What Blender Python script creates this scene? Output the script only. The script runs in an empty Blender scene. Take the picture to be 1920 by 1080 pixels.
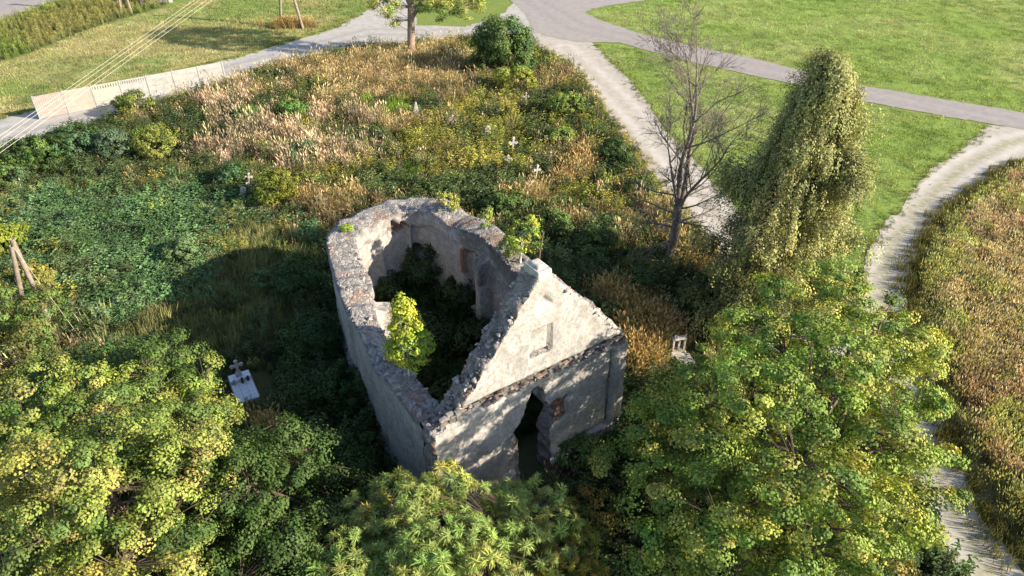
import bpy, bmesh, math
import numpy as np
from mathutils import Vector, Matrix
R = math.radians
rng = np.random.default_rng(11)
sc = bpy.context.scene
COL = sc.collection

# ------------------------------------------------------------------ camera, sky, sun, exposure
CAMH, PITCH, FPX = 24.0, R(35.0), 1371.0
cam = bpy.data.cameras.new('camera'); camo = bpy.data.objects.new('camera', cam); COL.objects.link(camo)
camo.location = (0, 0, CAMH); camo.rotation_euler = (R(90) - PITCH, 0, 0)
cam.sensor_width = 36; cam.lens = FPX / 1920 * 36; cam.clip_start = 0.5; cam.clip_end = 3000
sc.camera = camo
SUNV = Vector((0.965, -0.26, 0)).normalized(); SUNEL = R(25)
w = bpy.data.worlds.new('World'); sc.world = w; w.use_nodes = True
nt = w.node_tree; bg = nt.nodes['Background']; sky = nt.nodes.new('ShaderNodeTexSky')
sky.sky_type = 'NISHITA'; sky.sun_disc = False; sky.sun_elevation = SUNEL
sky.sun_rotation = math.atan2(SUNV.x, SUNV.y); sky.air_density = 1.0; sky.dust_density = 1.0
nt.links.new(sky.outputs[0], bg.inputs[0]); bg.inputs[1].default_value = 0.105
sun = bpy.data.lights.new('sun', 'SUN'); sun.energy = 5.0; sun.angle = R(0.55); sun.color = (1.0, 0.87, 0.67)
suno = bpy.data.objects.new('sun', sun); COL.objects.link(suno)
sd = Vector((SUNV.x * math.cos(SUNEL), SUNV.y * math.cos(SUNEL), math.sin(SUNEL)))
suno.rotation_euler = sd.to_track_quat('Z', 'Y').to_euler(); suno.location = (40, -20, 40)
sc.view_settings.view_transform = 'Standard'; sc.view_settings.look = 'None'
sc.view_settings.exposure = 1.38; sc.view_settings.gamma = 1.0; sc.view_settings.use_curve_mapping = False
sc.render.engine = 'CYCLES'
try:
    sc.cycles.max_bounces = 6; sc.cycles.transparent_max_bounces = 4; sc.cycles.transmission_bounces = 3
except Exception: pass

# ------------------------------------------------------------------ helpers
CT, ST = math.cos(PITCH), math.sin(PITCH)
def G(u, v, z=0.0):                     # a point of the surveyed photograph -> metres on the plane z
    x = (u - 960) / FPX; y = (v - 540) / FPX
    dy = CT - y * ST; dz = -ST - y * CT
    t = (CAMH - z) / -dz
    return np.array([x * t, dy * t, z])
def GP(pts, z=0.0): return np.array([G(u, v, z)[:2] for u, v in pts])
def unit(a): a = np.asarray(a, float); return a / (np.linalg.norm(a, axis=-1, keepdims=True) + 1e-9)
def hsh(i, j, k, s):
    n = (i * 374761393 + j * 668265263 + k * 1274126177 + s * 974634777) & 0xffffffff
    n = ((n ^ (n >> 13)) * 1103515245) & 0xffffffff; n = ((n ^ (n >> 16)) * 2654435761) & 0xffffffff
    return ((n >> 8) & 0xffff) / 65535.0
def vn(p, sc_=1.0, seed=0):
    p = np.asarray(p, float) * sc_
    if p.shape[-1] == 2: p = np.concatenate([p, np.zeros(p.shape[:-1] + (1,))], -1)
    f = np.floor(p).astype(np.int64); t = p - f; t = t * t * (3 - 2 * t); r = 0
    for a in (0, 1):
        for b in (0, 1):
            for c in (0, 1):
                wgt = (t[..., 0] if a else 1 - t[..., 0]) * (t[..., 1] if b else 1 - t[..., 1]) * (t[..., 2] if c else 1 - t[..., 2])
                r = r + wgt * hsh(f[..., 0] + a, f[..., 1] + b, f[..., 2] + c, seed)
    return r
def fbm(p, s=1.0, o=4, seed=0):
    r = 0; a = 0.5; n = 0
    for i in range(o): r = r + a * vn(p, s * 2 ** i, seed + i * 7); n += a; a *= .5
    return r / n
def sstep(x, a, b): t = np.clip((x - a) / (b - a), 0, 1); return t * t * (3 - 2 * t)
def inpoly(P, poly):
    x, y = P[:, 0], P[:, 1]; c = np.zeros(len(P), bool); n = len(poly)
    for i in range(n):
        x1, y1 = poly[i]; x2, y2 = poly[(i + 1) % n]
        k = ((y1 > y) != (y2 > y)) & (x < (x2 - x1) * (y - y1) / (y2 - y1 + 1e-12) + x1); c ^= k
    return c

def mesh(name, V, F, mat, parent=None, col=None, smooth=False, extra=None):
    me = bpy.data.meshes.new(name)
    if isinstance(F, np.ndarray):
        n, k = F.shape
        me.vertices.add(len(V)); me.vertices.foreach_set('co', np.asarray(V, np.float32).ravel())
        me.loops.add(n * k); me.loops.foreach_set('vertex_index', F.astype(np.int32).ravel())
        me.polygons.add(n); me.polygons.foreach_set('loop_start', np.arange(0, n * k, k, dtype=np.int32))
        me.polygons.foreach_set('loop_total', np.full(n, k, np.int32)); me.update(calc_edges=True)
    else:
        me.from_pydata([tuple(v) for v in V], [], F); me.update()
    def put(nm, c):
        c = np.asarray(c, np.float32)
        if c.shape[1] == 3: c = np.concatenate([c, np.ones((len(c), 1), np.float32)], 1)
        a = me.attributes.new(nm, 'FLOAT_COLOR', 'POINT'); a.data.foreach_set('color', c.ravel())
    if col is not None: put('col', col)
    for k_, c in (extra or {}).items(): put(k_, c)
    if smooth: me.polygons.foreach_set('use_smooth', np.ones(len(me.polygons), bool))
    if mat: me.materials.append(mat)
    o = bpy.data.objects.new(name, me); COL.objects.link(o)
    if parent: o.parent = parent
    return o
def tag(o, label=None, cat=None, group=None, kind=None):
    if label: o['label'] = label
    if cat: o['category'] = cat
    if group: o['group'] = group
    if kind: o['kind'] = kind
    return o
def empty(name, loc, label, cat, group=None, rz=0):
    o = bpy.data.objects.new(name, None); COL.objects.link(o); o.location = tuple(float(c) for c in loc); o.rotation_euler = (0, 0, rz)
    o.empty_display_size = .3
    return tag(o, label, cat, group)
class MB:                                # collects boxes, prisms and tubes into one mesh
    def __init__(s): s.V = []; s.F = []
    def add(s, V, F): b = len(s.V); s.V += [tuple(v) for v in V]; s.F += [tuple(i + b for i in f) for f in F]; return s
    def box(s, c, d, rot=None, taper=1.0):
        h = [x / 2 for x in d]; V = []
        for z in (-1, 1):
            k = taper if z > 0 else 1
            for x, y in ((-1, -1), (1, -1), (1, 1), (-1, 1)):
                v = Vector((x * h[0] * k, y * h[1] * k, z * h[2]))
                if rot is not None: v = rot @ v
                V.append((v.x + c[0], v.y + c[1], v.z + c[2]))
        return s.add(V, [(3, 2, 1, 0), (4, 5, 6, 7), (0, 1, 5, 4), (1, 2, 6, 5), (2, 3, 7, 6), (3, 0, 4, 7)])
    def prism(s, poly, z0, z1, axis='z'):
        n = len(poly)
        if axis == 'z': V = [(x, y, z0) for x, y in poly] + [(x, y, z1) for x, y in poly]
        else: V = [(x, z0, y) for x, y in poly] + [(x, z1, y) for x, y in poly]
        return s.add(V, [tuple(range(n))[::-1], tuple(range(n, 2 * n))] + [(i, (i + 1) % n, (i + 1) % n + n, i + n) for i in range(n)])
    def tube(s, pts, rad, k=6):
        V, F = tube(pts, rad, k); return s.add(V, [tuple(f) for f in F])
    def build(s, name, mat, parent=None, smooth=False, bevel=0):
        o = mesh(name, s.V, s.F, mat, parent, smooth=smooth)
        bm = bmesh.new(); bm.from_mesh(o.data)
        if bevel: bmesh.ops.bevel(bm, geom=bm.edges[:], offset=bevel, segments=1, affect='EDGES')
        bmesh.ops.recalc_face_normals(bm, faces=bm.faces[:]); bm.to_mesh(o.data); bm.free()
        return o
def tube(pts, rad, k=6):
    pts = np.asarray(pts, float); n = len(pts); rad = np.broadcast_to(np.asarray(rad, float), (n,))
    d = np.gradient(pts, axis=0); d = unit(d)
    ref = np.array([0.31, 0.83, 0.46]); a = unit(np.cross(d, ref)); b = np.cross(d, a)
    th = np.arange(k) * 2 * np.pi / k
    V = pts[:, None, :] + rad[:, None, None] * (np.cos(th)[None, :, None] * a[:, None, :] + np.sin(th)[None, :, None] * b[:, None, :])
    V = V.reshape(-1, 3); i = np.arange(n - 1)[:, None] * k; j = np.arange(k)[None, :]; j2 = (j + 1) % k
    F = np.stack([i + j, i + j2, i + k + j2, i + k + j], -1).reshape(-1, 4)
    return V, F
class Tubes:
    def __init__(s): s.V = []; s.F = []; s.n = 0
    def add(s, pts, rad, k=6):
        V, F = tube(pts, rad, k); s.V.append(V); s.F.append(F + s.n); s.n += len(V)
    def build(s, name, mat, parent): return mesh(name, np.concatenate(s.V), np.concatenate(s.F), mat, parent, smooth=True)
def bez(p0, p1, p2, n):
    t = np.linspace(0, 1, n)[:, None]; return (1 - t) ** 2 * p0 + 2 * t * (1 - t) * p1 + t * t * p2

# ------------------------------------------------------------------ materials
def newmat(name):
    m = bpy.data.materials.new(name); m.use_nodes = True; n = m.node_tree; n.nodes.clear()
    out = n.nodes.new('ShaderNodeOutputMaterial'); b = n.nodes.new('ShaderNodeBsdfPrincipled')
    n.links.new(b.outputs[0], out.inputs[0]); b.inputs['Specular IOR Level'].default_value = 0.25
    return m, n, b, out
def nd(n, t, **k):
    x = n.nodes.new(t)
    for a, v in k.items(): setattr(x, a, v)
    return x
def pos(n): return nd(n, 'ShaderNodeNewGeometry').outputs['Position']
def noise(n, scale, detail=5, rough=.6, vec=None, dist=0.0):
    x = nd(n, 'ShaderNodeTexNoise'); x.inputs['Scale'].default_value = scale; x.inputs['Detail'].default_value = detail
    x.inputs['Roughness'].default_value = rough; x.inputs['Distortion'].default_value = dist
    n.links.new(vec if vec is not None else pos(n), x.inputs['Vector']); return x.outputs['Fac']
def ramp(n, fac, stops):
    x = nd(n, 'ShaderNodeValToRGB'); e = x.color_ramp.elements
    while len(e) < len(stops): e.new(.5)
    for i, (p, c) in enumerate(stops):
        e[i].position = p; e[i].color = (*c, 1) if len(c) == 3 else c
    n.links.new(fac, x.inputs[0]); return x.outputs[0]
def mixc(n, fac, a, b, mode='MIX'):
    x = nd(n, 'ShaderNodeMix'); x.data_type = 'RGBA'; x.blend_type = mode
    for s, v in ((x.inputs[0], fac), (x.inputs[6], a), (x.inputs[7], b)):
        if hasattr(v, 'is_linked'): n.links.new(v, s)
        elif isinstance(v, (int, float)): s.default_value = v
        else: s.default_value = (*v, 1)
    return x.outputs[2]
def math_(n, op, a, b=0.0):
    x = nd(n, 'ShaderNodeMath'); x.operation = op
    for s, v in ((x.inputs[0], a), (x.inputs[1], b)):
        if hasattr(v, 'is_linked'): n.links.new(v, s)
        else: s.default_value = v
    return x.outputs[0]
def bump(n, b, h, strength=.4, dist=.05):
    x = nd(n, 'ShaderNodeBump'); x.inputs['Strength'].default_value = strength; x.inputs['Distance'].default_value = dist
    n.links.new(h, x.inputs['Height']); n.links.new(x.outputs[0], b.inputs['Normal'])
def attr(n, name, typ='GEOMETRY'):
    x = nd(n, 'ShaderNodeAttribute'); x.attribute_name = name; x.attribute_type = typ; return x.outputs['Color']
def sepc(n, c):
    x = nd(n, 'ShaderNodeSeparateColor'); n.links.new(c, x.inputs[0]); return x.outputs
def simple(name, c1, c2, scale=3, rough=.85, bs=.3, bscale=None, bd=.03):
    m, n, b, o = newmat(name); f = noise(n, scale)
    n.links.new(ramp(n, f, [(.3, c1), (.7, c2)]), b.inputs['Base Color']); b.inputs['Roughness'].default_value = rough
    if bs: bump(n, b, noise(n, bscale or scale * 6), bs, bd)
    return m
def leafmat(name, inst=False, trans=.20, rough=.6, spec=.2):
    m, n, b, o = newmat(name); c = attr(n, 'col')
    if inst: c = mixc(n, 1.0, c, attr(n, 'tint', 'INSTANCER'), 'MULTIPLY')
    n.links.new(c, b.inputs['Base Color']); b.inputs['Roughness'].default_value = rough; b.inputs['Specular IOR Level'].default_value = spec
    t = nd(n, 'ShaderNodeBsdfTranslucent'); n.links.new(mixc(n, 1.0, c, (1.15, 1.1, .55), 'MULTIPLY'), t.inputs[0])
    mx = nd(n, 'ShaderNodeMixShader'); mx.inputs[0].default_value = trans
    n.links.new(b.outputs[0], mx.inputs[1]); n.links.new(t.outputs[0], mx.inputs[2]); n.links.new(mx.outputs[0], o.inputs[0])
    return m
LEAF = leafmat('leaf'); COVER = leafmat('ground_cover', True, .28, .65, .15)
BARK = simple('bark', (.055, .042, .032), (.17, .13, .10), 6, .9, .8, 25)
BARKP = simple('pale_bark', (.16, .12, .09), (.34, .26, .20), 4, .9, .6, 25)
BARKD = simple('dead_wood', (.09, .078, .07), (.24, .205, .18), 5, .9, .8, 22)
BIRCH = simple('birch_bark', (.45, .42, .36), (.7, .66, .58), 8, .7, .3)
POLEW = simple('weathered_pole_wood', (.15, .125, .10), (.28, .235, .19), 5, .9, .5, 20)

def groundmat():
    m, n, b, o = newmat('ground_soil_and_turf'); c = attr(n, 'col')
    f = noise(n, .55, 6, .65); f2 = noise(n, 7, 4, .7)
    c = mixc(n, math_(n, 'MULTIPLY', f2, .8), c, mixc(n, 1.0, c, (.45, .5, .4), 'MULTIPLY'))
    c = mixc(n, math_(n, 'MULTIPLY', ramp(n, f, [(.42, (0, 0, 0)), (.68, (1, 1, 1))]), .55), c, mixc(n, 1.0, c, (1.5, 1.2, .9), 'MULTIPLY'))
    n.links.new(c, b.inputs['Base Color']); b.inputs['Roughness'].default_value = .95; b.inputs['Specular IOR Level'].default_value = .05
    bump(n, b, noise(n, 9, 5, .75), .9, .09); return m
def roadmat(name, a, bb, rut):
    m, n, b, o = newmat(name); f = noise(n, 1.3, 6, .65); g = noise(n, 14, 4, .7)
    c = ramp(n, f, [(.32, a), (.66, bb)])
    c = mixc(n, math_(n, 'MULTIPLY', ramp(n, g, [(.45, (0, 0, 0)), (.75, (1, 1, 1))]), .35), c, mixc(n, 1.0, c, (.66, .65, .63), 'MULTIPLY'))
    s = sepc(n, attr(n, 'col'))          # R: rut darkness, G: grassy wear
    rutn = math_(n, 'MULTIPLY', s[0], ramp(n, noise(n, .9, 4), [(.3, (.2, .2, .2)), (.6, (1, 1, 1))]))
    c = mixc(n, math_(n, 'MULTIPLY', rutn, .75), c, rut)
    gm = math_(n, 'MULTIPLY', s[1], ramp(n, noise(n, 2.2, 6, .75), [(.40, (0, 0, 0)), (.58, (1, 1, 1))]))
    c = mixc(n, math_(n, 'MULTIPLY', gm, .8), c, (.19, .19, .085))
    n.links.new(c, b.inputs['Base Color']); b.inputs['Roughness'].default_value = .9; b.inputs['Specular IOR Level'].default_value = .15
    bump(n, b, noise(n, 16, 5, .7), .22, .03); return m
GRAVEL = roadmat('gravel', (.29, .265, .24), (.39, .36, .33), (.46, .435, .41))
GRAVELG = roadmat('grey_gravel', (.28, .27, .262), (.38, .365, .35), (.21, .21, .215))
ASPH = roadmat('worn_asphalt', (.235, .215, .212), (.29, .265, .26), (.205, .19, .195))

def wallmat(name, plaster=((.25, .243, .24), (.385, .372, .36))):
    m, n, b, o = newmat(name); s = sepc(n, attr(n, 'col'))      # R rubble showing, G lichen, B brick
    p = pos(n); f = noise(n, 1.1, 6, .62, p); g = noise(n, 6, 6, .7, p)
    pl = ramp(n, f, [(.30, plaster[0]), (.52, plaster[1]), (.8, (.31, .307, .31))])
    pl = mixc(n, ramp(n, g, [(.44, (0, 0, 0)), (.66, (.75, .75, .75))]), pl, (.17, .165, .163))
    mp_ = nd(n, 'ShaderNodeMapping'); mp_.inputs['Scale'].default_value = (1, 1, .35); n.links.new(p, mp_.inputs['Vector'])
    pl = mixc(n, ramp(n, noise(n, 2.4, 6, .7, mp_.outputs[0]), [(.46, (0, 0, 0)), (.70, (.7, .7, .7))]), pl, (.215, .19, .17))
    nz_ = nd(n, 'ShaderNodeTexNoise'); nz_.inputs['Scale'].default_value = 3.0; nz_.inputs['Detail'].default_value = 4; n.links.new(p, nz_.inputs['Vector'])
    va = nd(n, 'ShaderNodeVectorMath'); va.operation = 'MULTIPLY_ADD'; va.inputs[1].default_value = (.35, .35, .35); n.links.new(nz_.outputs['Color'], va.inputs[0]); n.links.new(p, va.inputs[2]); pj = va.outputs[0]
    vo = nd(n, 'ShaderNodeTexVoronoi'); vo.inputs['Scale'].default_value = 5.5; n.links.new(pj, vo.inputs['Vector'])
    ve = nd(n, 'ShaderNodeTexVoronoi'); ve.feature = 'DISTANCE_TO_EDGE'; ve.inputs['Scale'].default_value = 5.5; n.links.new(pj, ve.inputs['Vector'])
    st = ramp(n, sepc(n, vo.outputs['Color'])[0], [(.0, (.15, .145, .145)), (.5, (.24, .23, .225)), (1, (.33, .31, .295))])
    st = mixc(n, ramp(n, ve.outputs['Distance'], [(.0, (.8, .8, .8)), (.06, (0, 0, 0))]), st, (.13, .12, .115))
    br = ramp(n, noise(n, 9, 3, .6, p), [(.35, (.15, .09, .07)), (.65, (.30, .18, .135))])
    st = mixc(n, s[2], st, br)
    thr = math_(n, 'ADD', s[0], math_(n, 'MULTIPLY', math_(n, 'SUBTRACT', noise(n, 4.5, 6, .7, p), .5), .9))
    rb = ramp(n, thr, [(.44, (0, 0, 0)), (.54, (1, 1, 1))])
    c = mixc(n, rb, pl, st)
    li = math_(n, 'ADD', s[1], math_(n, 'MULTIPLY', math_(n, 'SUBTRACT', noise(n, 2.6, 7, .75, p), .5), 1.3))
    c = mixc(n, math_(n, 'MULTIPLY', ramp(n, li, [(.45, (0, 0, 0)), (.8, (1, 1, 1))]), .8), c, (.075, .072, .068))
    n.links.new(c, b.inputs['Base Color']); b.inputs['Roughness'].default_value = .92; b.inputs['Specular IOR Level'].default_value = .1
    h = math_(n, 'ADD', math_(n, 'MULTIPLY', noise(n, 9, 7, .7, p), .6),
              math_(n, 'SUBTRACT', math_(n, 'MULTIPLY', math_(n, 'MINIMUM', ve.outputs['Distance'], .15), math_(n, 'MULTIPLY', rb, 5.0)), math_(n, 'MULTIPLY', rb, .6)))
    bump(n, b, h, .7, .07); return m
WALL = wallmat('old_plaster_and_rubble')
STONE = simple('field_stone', (.16, .15, .15), (.36, .335, .32), 2.3, .9, .5, 14, .03)
STONED = simple('dark_field_stone', (.085, .08, .08), (.22, .205, .2), 2.3, .9, .5, 14, .03)
BRICK = simple('broken_brick', (.12, .095, .08), (.22, .165, .135), 3, .9, .5, 18, .03)
LIME = simple('lime_cap', (.26, .245, .23), (.50, .47, .44), 6, .9, .6)
GRAVEST = simple('white_grave_stone', (.27, .255, .24), (.44, .42, .40), 5, .85, .3)
GRAVEGR = simple('grey_grave_stone', (.30, .29, .27), (.48, .46, .43), 5, .85, .3)
TILEM = simple('pale_blue_tile', (.50, .53, .62), (.60, .63, .71), 6, .45, .1)
CONC = simple('pale_concrete', (.24, .238, .235), (.33, .325, .32), 2.5, .9, .3)
CONCP = simple('cream_painted_concrete', (.29, .285, .255), (.36, .35, .31), 2.5, .9, .3)
CONCR = simple('red_painted_concrete', (.25, .20, .19), (.33, .27, .255), 2.5, .9, .3)
CONCO = simple('peach_painted_concrete', (.29, .24, .205), (.37, .315, .28), 2.5, .9, .3)
DARKP = simple('dark_glass', (.02, .02, .025), (.05, .05, .06), 4, .3, 0)
RUST = simple('rusty_steel', (.10, .055, .04), (.20, .12, .09), 8, .8, .2)
WIREM = simple('aluminium_wire', (.42, .40, .33), (.52, .50, .42), 8, .5, 0)

# ------------------------------------------------------------------ roads and ground
LANE_UP = [(-140, 268), (0, 226), (176, 172), (300, 140), (424, 113), (480, 97), (544, 79), (628, 53), (671, 31), (699, 14), (725, -12)]
LANE_LO = [(-140, 345), (0, 286), (120, 250), (300, 188), (424, 155), (480, 130), (572, 108), (685, 87), (825, 77), (900, 66), (1000, 70)]
ISL = [(783, -12), (775, 20), (783, 48), (868, 50), (930, 34), (962, 8), (950, -12)]   # grass between the two lane arms
def sheet(name, poly, z, mat, step=.6, jit=.22, seed=3, colfn=None):
    """a road as a fine grid clipped to a polygon whose edges are roughened"""
    poly = np.asarray(poly); lo = poly.min(0) - 1; hi = poly.max(0) + 1
    xs = np.arange(lo[0], hi[0], step); ys = np.arange(lo[1], hi[1], step)
    X, Y = np.meshgrid(xs, ys, indexing='ij'); P = np.stack([X.ravel(), Y.ravel()], 1)
    # signed distance
    d = np.full(len(P), 1e9); near = P.copy(); n = len(poly)
    for i in range(n):
        a, b_ = poly[i], poly[(i + 1) % n]; ab = b_ - a; t = np.clip(((P - a) @ ab) / (ab @ ab + 1e-9), 0, 1)
        q = a + t[:, None] * ab; dd = np.linalg.norm(P - q, axis=1); k = dd < d; d[k] = dd[k]; near[k] = q[k]
    ins = inpoly(P, poly); s = np.where(ins, -d, d) + (fbm(P, .8, 3, seed) - .5) * jit * 4
    snap = (np.abs(s) < step * .72) & (d > 1e-6)
    g = unit(P - near) * np.where(ins, -1, 1)[:, None]
    Q = P.copy(); Q[snap] -= g[snap] * s[snap, None]
    ok = (s < step * .72).reshape(len(xs), len(ys))
    idx = np.arange(len(P)).reshape(len(xs), len(ys))
    k = ok[:-1, :-1] & ok[1:, :-1] & ok[1:, 1:] & ok[:-1, 1:]
    F = np.stack([idx[:-1, :-1][k], idx[1:, :-1][k], idx[1:, 1:][k], idx[:-1, 1:][k]], 1)
    used = np.unique(F); mp = np.full(len(P), -1); mp[used] = np.arange(len(used)); F = mp[F]; Q = Q[used]
    V = np.concatenate([Q, np.full((len(Q), 1), z)], 1)
    col = colfn(Q, -s[used]) if colfn else np.zeros((len(Q), 3))
    return tag(mesh(name, V, F, mat, None, col), kind='structure')
def lanecol(cl, half, grassy=0.0):
    cl = np.asarray(cl)
    def fn(Q, dep):
        d = np.full(len(Q), 1e9)
        for i in range(len(cl) - 1):
            a, b_ = cl[i], cl[i + 1]; ab = b_ - a; t = np.clip(((Q - a) @ ab) / (ab @ ab), 0, 1)
            d = np.minimum(d, np.linalg.norm(Q - a - t[:, None] * ab, axis=1))
        rut = np.exp(-((d - half * .46) / (half * .20)) ** 2)
        gr = grassy * np.exp(-(d / (half * .22)) ** 2) + .8 * np.exp(-(np.maximum(dep, 0) / .22))
        return np.stack([rut, np.clip(gr, 0, 1), rut * 0], 1)
    return fn
lane_poly = GP(LANE_UP + ISL + [(1010, -12), (1010, 66)] + LANE_LO[::-1])
sheet('gravel_lane', lane_poly, .030, GRAVELG, .5, .2, 5, lanecol(GP([(0, 255), (300, 165), (520, 107), (690, 60), (860, 62), (960, 40)]), 2.2))
track_poly = GP([(1000, 62), (1004, 86), (1033, 99), (1075, 126), (1098, 151), (1135, 209), (1197, 289), (1241, 355), (1291, 417), (1336, 461), (1390, 540), (1470, 620), (1560, 690), (1640, 700),
                 (1640, 640), (1560, 600), (1480, 520), (1420, 440), (1374, 395), (1363, 367), (1324, 328), (1263, 261), (1230, 217), (1180, 150), (1113, 83), (1080, 60)])
sheet('dirt_track', track_poly, .026, GRAVEL, .4, .2, 8, lanecol(GP([(1060, 90), (1160, 185), (1240, 270), (1330, 390), (1440, 530), (1600, 660)]), 2.0, .15))
right_poly = GP([(1856, 237), (1810, 274), (1754, 311), (1731, 334), (1694, 385), (1653, 431), (1629, 473), (1614, 515), (1612, 560), (1622, 640), (1650, 760), (1700, 870), (1743, 956), (1796, 1080), (1850, 1230),
                 (2010, 1230), (1920, 1069), (1872, 1005), (1829, 940), (1780, 840), (1736, 720), (1708, 620), (1703, 561), (1713, 496), (1727, 459), (1745, 422), (1778, 394), (1819, 357), (1884, 320), (1925, 295), (2100, 240), (2100, 228), (1925, 232)])
sheet('sandy_lane', right_poly, .022, GRAVEL, .35, .18, 12, lanecol(GP([(2050, 236), (1890, 268), (1800, 318), (1730, 385), (1680, 450), (1655, 530), (1662, 640), (1710, 790), (1790, 960), (1930, 1200)]), 2.1, 1.0))
asph_poly = GP([(945, -12), (983, 27), (1000, 62), (1040, 72), (1085, 80), (1117, 80), (1160, 81), (1300, 117), (1463, 153), (1635, 194), (1850, 232), (1940, 247), (2300, 310), (2300, 262), (1920, 212), (1700, 175), (1635, 164), (1469, 125), (1402, 106), (1300, 88), (1192, 60), (1129, 40), (1096, 23), (1130, 13), (1230, -2), (1245, -14)])
sheet('asphalt_road', asph_poly, .034, ASPH, .6, .12, 15, lanecol(GP([(1000, 0), (1080, 50), (1300, 102), (1600, 170), (1900, 230)]), 2.4))
far_poly = GP([(-60, 60), (0, 38), (110, 0), (180, -26), (140, -40), (-120, 10)])
sheet('far_asphalt_road', far_poly, .02, ASPH, .9, .15, 17, lanecol(GP([(-60, 30), (60, -10)]), 3))

ISLAND = GP([(1120, 84), (1160, 84), (1300, 120), (1463, 156), (1635, 197), (1845, 236), (1800, 278), (1750, 314), (1725, 336), (1690, 388), (1648, 434), (1624, 476), (1608, 515), (1600, 580), (1500, 530), (1440, 450), (1378, 395), (1330, 328), (1268, 261), (1235, 217), (1184, 150)])
UPPER = GP([(1105, 22), (1140, 40), (1192, 57), (1300, 85), (1469, 122), (1700, 172), (1920, 209), (2300, 258), (2300, -20), (1240, -14), (1235, 0)])
MEADOW = GP([(-140, 262), (0, 222), (176, 168), (300, 136), (424, 109), (544, 75), (628, 49), (671, 27), (699, 10), (720, -14), (430, -14), (300, 18), (180, 52), (60, 100), (-100, 150)])
REEDS = GP([(-100, 150), (60, 98), (180, 50), (300, 14), (360, -16), (190, -16), (110, 4), (0, 42), (-90, 75)])
FIELD = GP([(1935, 297), (1890, 322), (1824, 360), (1784, 397), (1750, 425), (1732, 462), (1718, 498), (1710, 560), (1716, 620), (1744, 720), (1788, 840), (1837, 940), (1880, 1005), (1930, 1069), (2010, 1220), (2700, 1220), (2600, 300)])
CEM = GP([(-300, 390), (0, 292), (120, 256), (300, 194), (424, 160), (480, 136), (572, 113), (685, 91), (825, 81), (900, 72), (985, 75), (1002, 92), (1031, 105), (1071, 131), (1092, 156), (1128, 213), (1190, 292), (1235, 360), (1285, 423), (1330, 467), (1385, 548), (1465, 628), (1560, 700), (1620, 740), (1690, 870), (1735, 960), (1788, 1085), (1840, 1230), (-500, 1230)])

def groundmesh():
    a = lambda lo, hi, st: np.arange(lo, hi, st)
    xs = np.concatenate([[-900, -500, -300, -200, -140], a(-100, 100, .8), [100, 140, 200, 300, 500, 900]])
    ys = np.concatenate([[-600, -200, -60, -20], a(0, 130, .8), [130, 160, 220, 350, 600, 1000, 1600]])
    X, Y = np.meshgrid(xs, ys, indexing='ij'); P = np.stack([X.ravel(), Y.ravel()], 1)
    c = np.tile(np.array([.18, .24, .07]), (len(P), 1))
    k = inpoly(P, CEM); c[k] = (.09, .09, .045)
    k = inpoly(P, FIELD); c[k] = (.19, .17, .10)
    k = inpoly(P, REEDS); c[k] = (.10, .11, .04)
    k = inpoly(P, MEADOW); f = sstep(fbm(P, .12, 4, 31), .42, .62)[:, None]
    c = np.where(k[:, None], (1 - f) * np.array([.20, .25, .08]) + f * np.array([.33, .31, .15]), c)
    f = sstep(fbm(P, .1, 4, 41), .5, .7)[:, None]
    k = inpoly(P, ISLAND) | inpoly(P, UPPER); c = np.where(k[:, None], (1 - f) * np.array([.22, .31, .085]) + f * np.array([.305, .345, .14]), c)
    n, m_ = len(xs), len(ys); idx = np.arange(n * m_).reshape(n, m_)
    F = np.stack([idx[:-1, :-1], idx[1:, :-1], idx[1:, 1:], idx[:-1, 1:]], -1).reshape(-1, 4)
    return tag(mesh('ground', np.concatenate([P, np.zeros((len(P), 1))], 1), F, groundmat(), None, c), kind='structure')
groundmesh()

# ------------------------------------------------------------------ the ruined chapel
HE = 5.3
A = G(815, 822, HE); B = G(1178, 648, HE); es = unit(B - A); WID = float(np.linalg.norm(B - A)); nf = np.array([es[1], -es[0], 0.])
A0 = np.array([A[0], A[1], 0.])
chapel = empty('chapel_ruin', ((A + B) / 2 * [1, 1, 0]), 'roofless ruined chapel of pale plastered rubble with gabled front and rounded apse', 'ruin')
CHO = np.array(chapel.location)
def ch(name, V, F, mat, col=None, smooth=False):
    return mesh(name, np.asarray(V) - CHO, F, mat, chapel, col, smooth)
# --- front wall
GAB = [(0, 5.35), (.35, 5.5), (.75, 5.75), (1.12, 6.15), (2.8, 8.28), (4.25, 10.2), (4.57, 10.42), (4.9, 10.15), (6.24, 8.72), (7.93, 6.85), (8.45, 6.1), (8.7, 5.75), (WID, 5.4), (WID, -.3), (5.2, -.3), (5.15, 1.0), (5.2, 1.9), (5.1, 2.2), (5.14, 2.6), (5.35, 2.95), (5.32, 3.15), (5.5, 3.4), (5.3, 3.6), (5.22, 3.85), (5.02, 3.95), (4.98, 4.2), (4.82, 4.3), (4.9, 4.6), (4.78, 4.75), (4.82, 5.0), (4.66, 5.2), (4.5, 5.32), (4.25, 5.28), (4.02, 5.0), (4.0, 4.6), (3.92, 4.15), (3.72, 3.95), (3.62, 3.65), (3.42, 3.5), (3.3, 3.25), (3.55, 3.0), (3.6, 2.4), (3.56, 1.9), (3.6, -.3), (0, -.3)]
def sdf(P, poly):
    poly = np.asarray(poly, float); d = np.full(len(P), 1e9); near = P.copy()
    for i in range(len(poly)):
        a, b_ = poly[i], poly[(i + 1) % len(poly)]; ab = b_ - a; t = np.clip(((P - a) @ ab) / (ab @ ab + 1e-9), 0, 1)
        q = a + t[:, None] * ab; dd = np.linalg.norm(P - q, axis=1); k = dd < d; d[k] = dd[k]; near[k] = q[k]
    s = inpoly(P, poly); return np.where(s, -d, d), near
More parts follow.
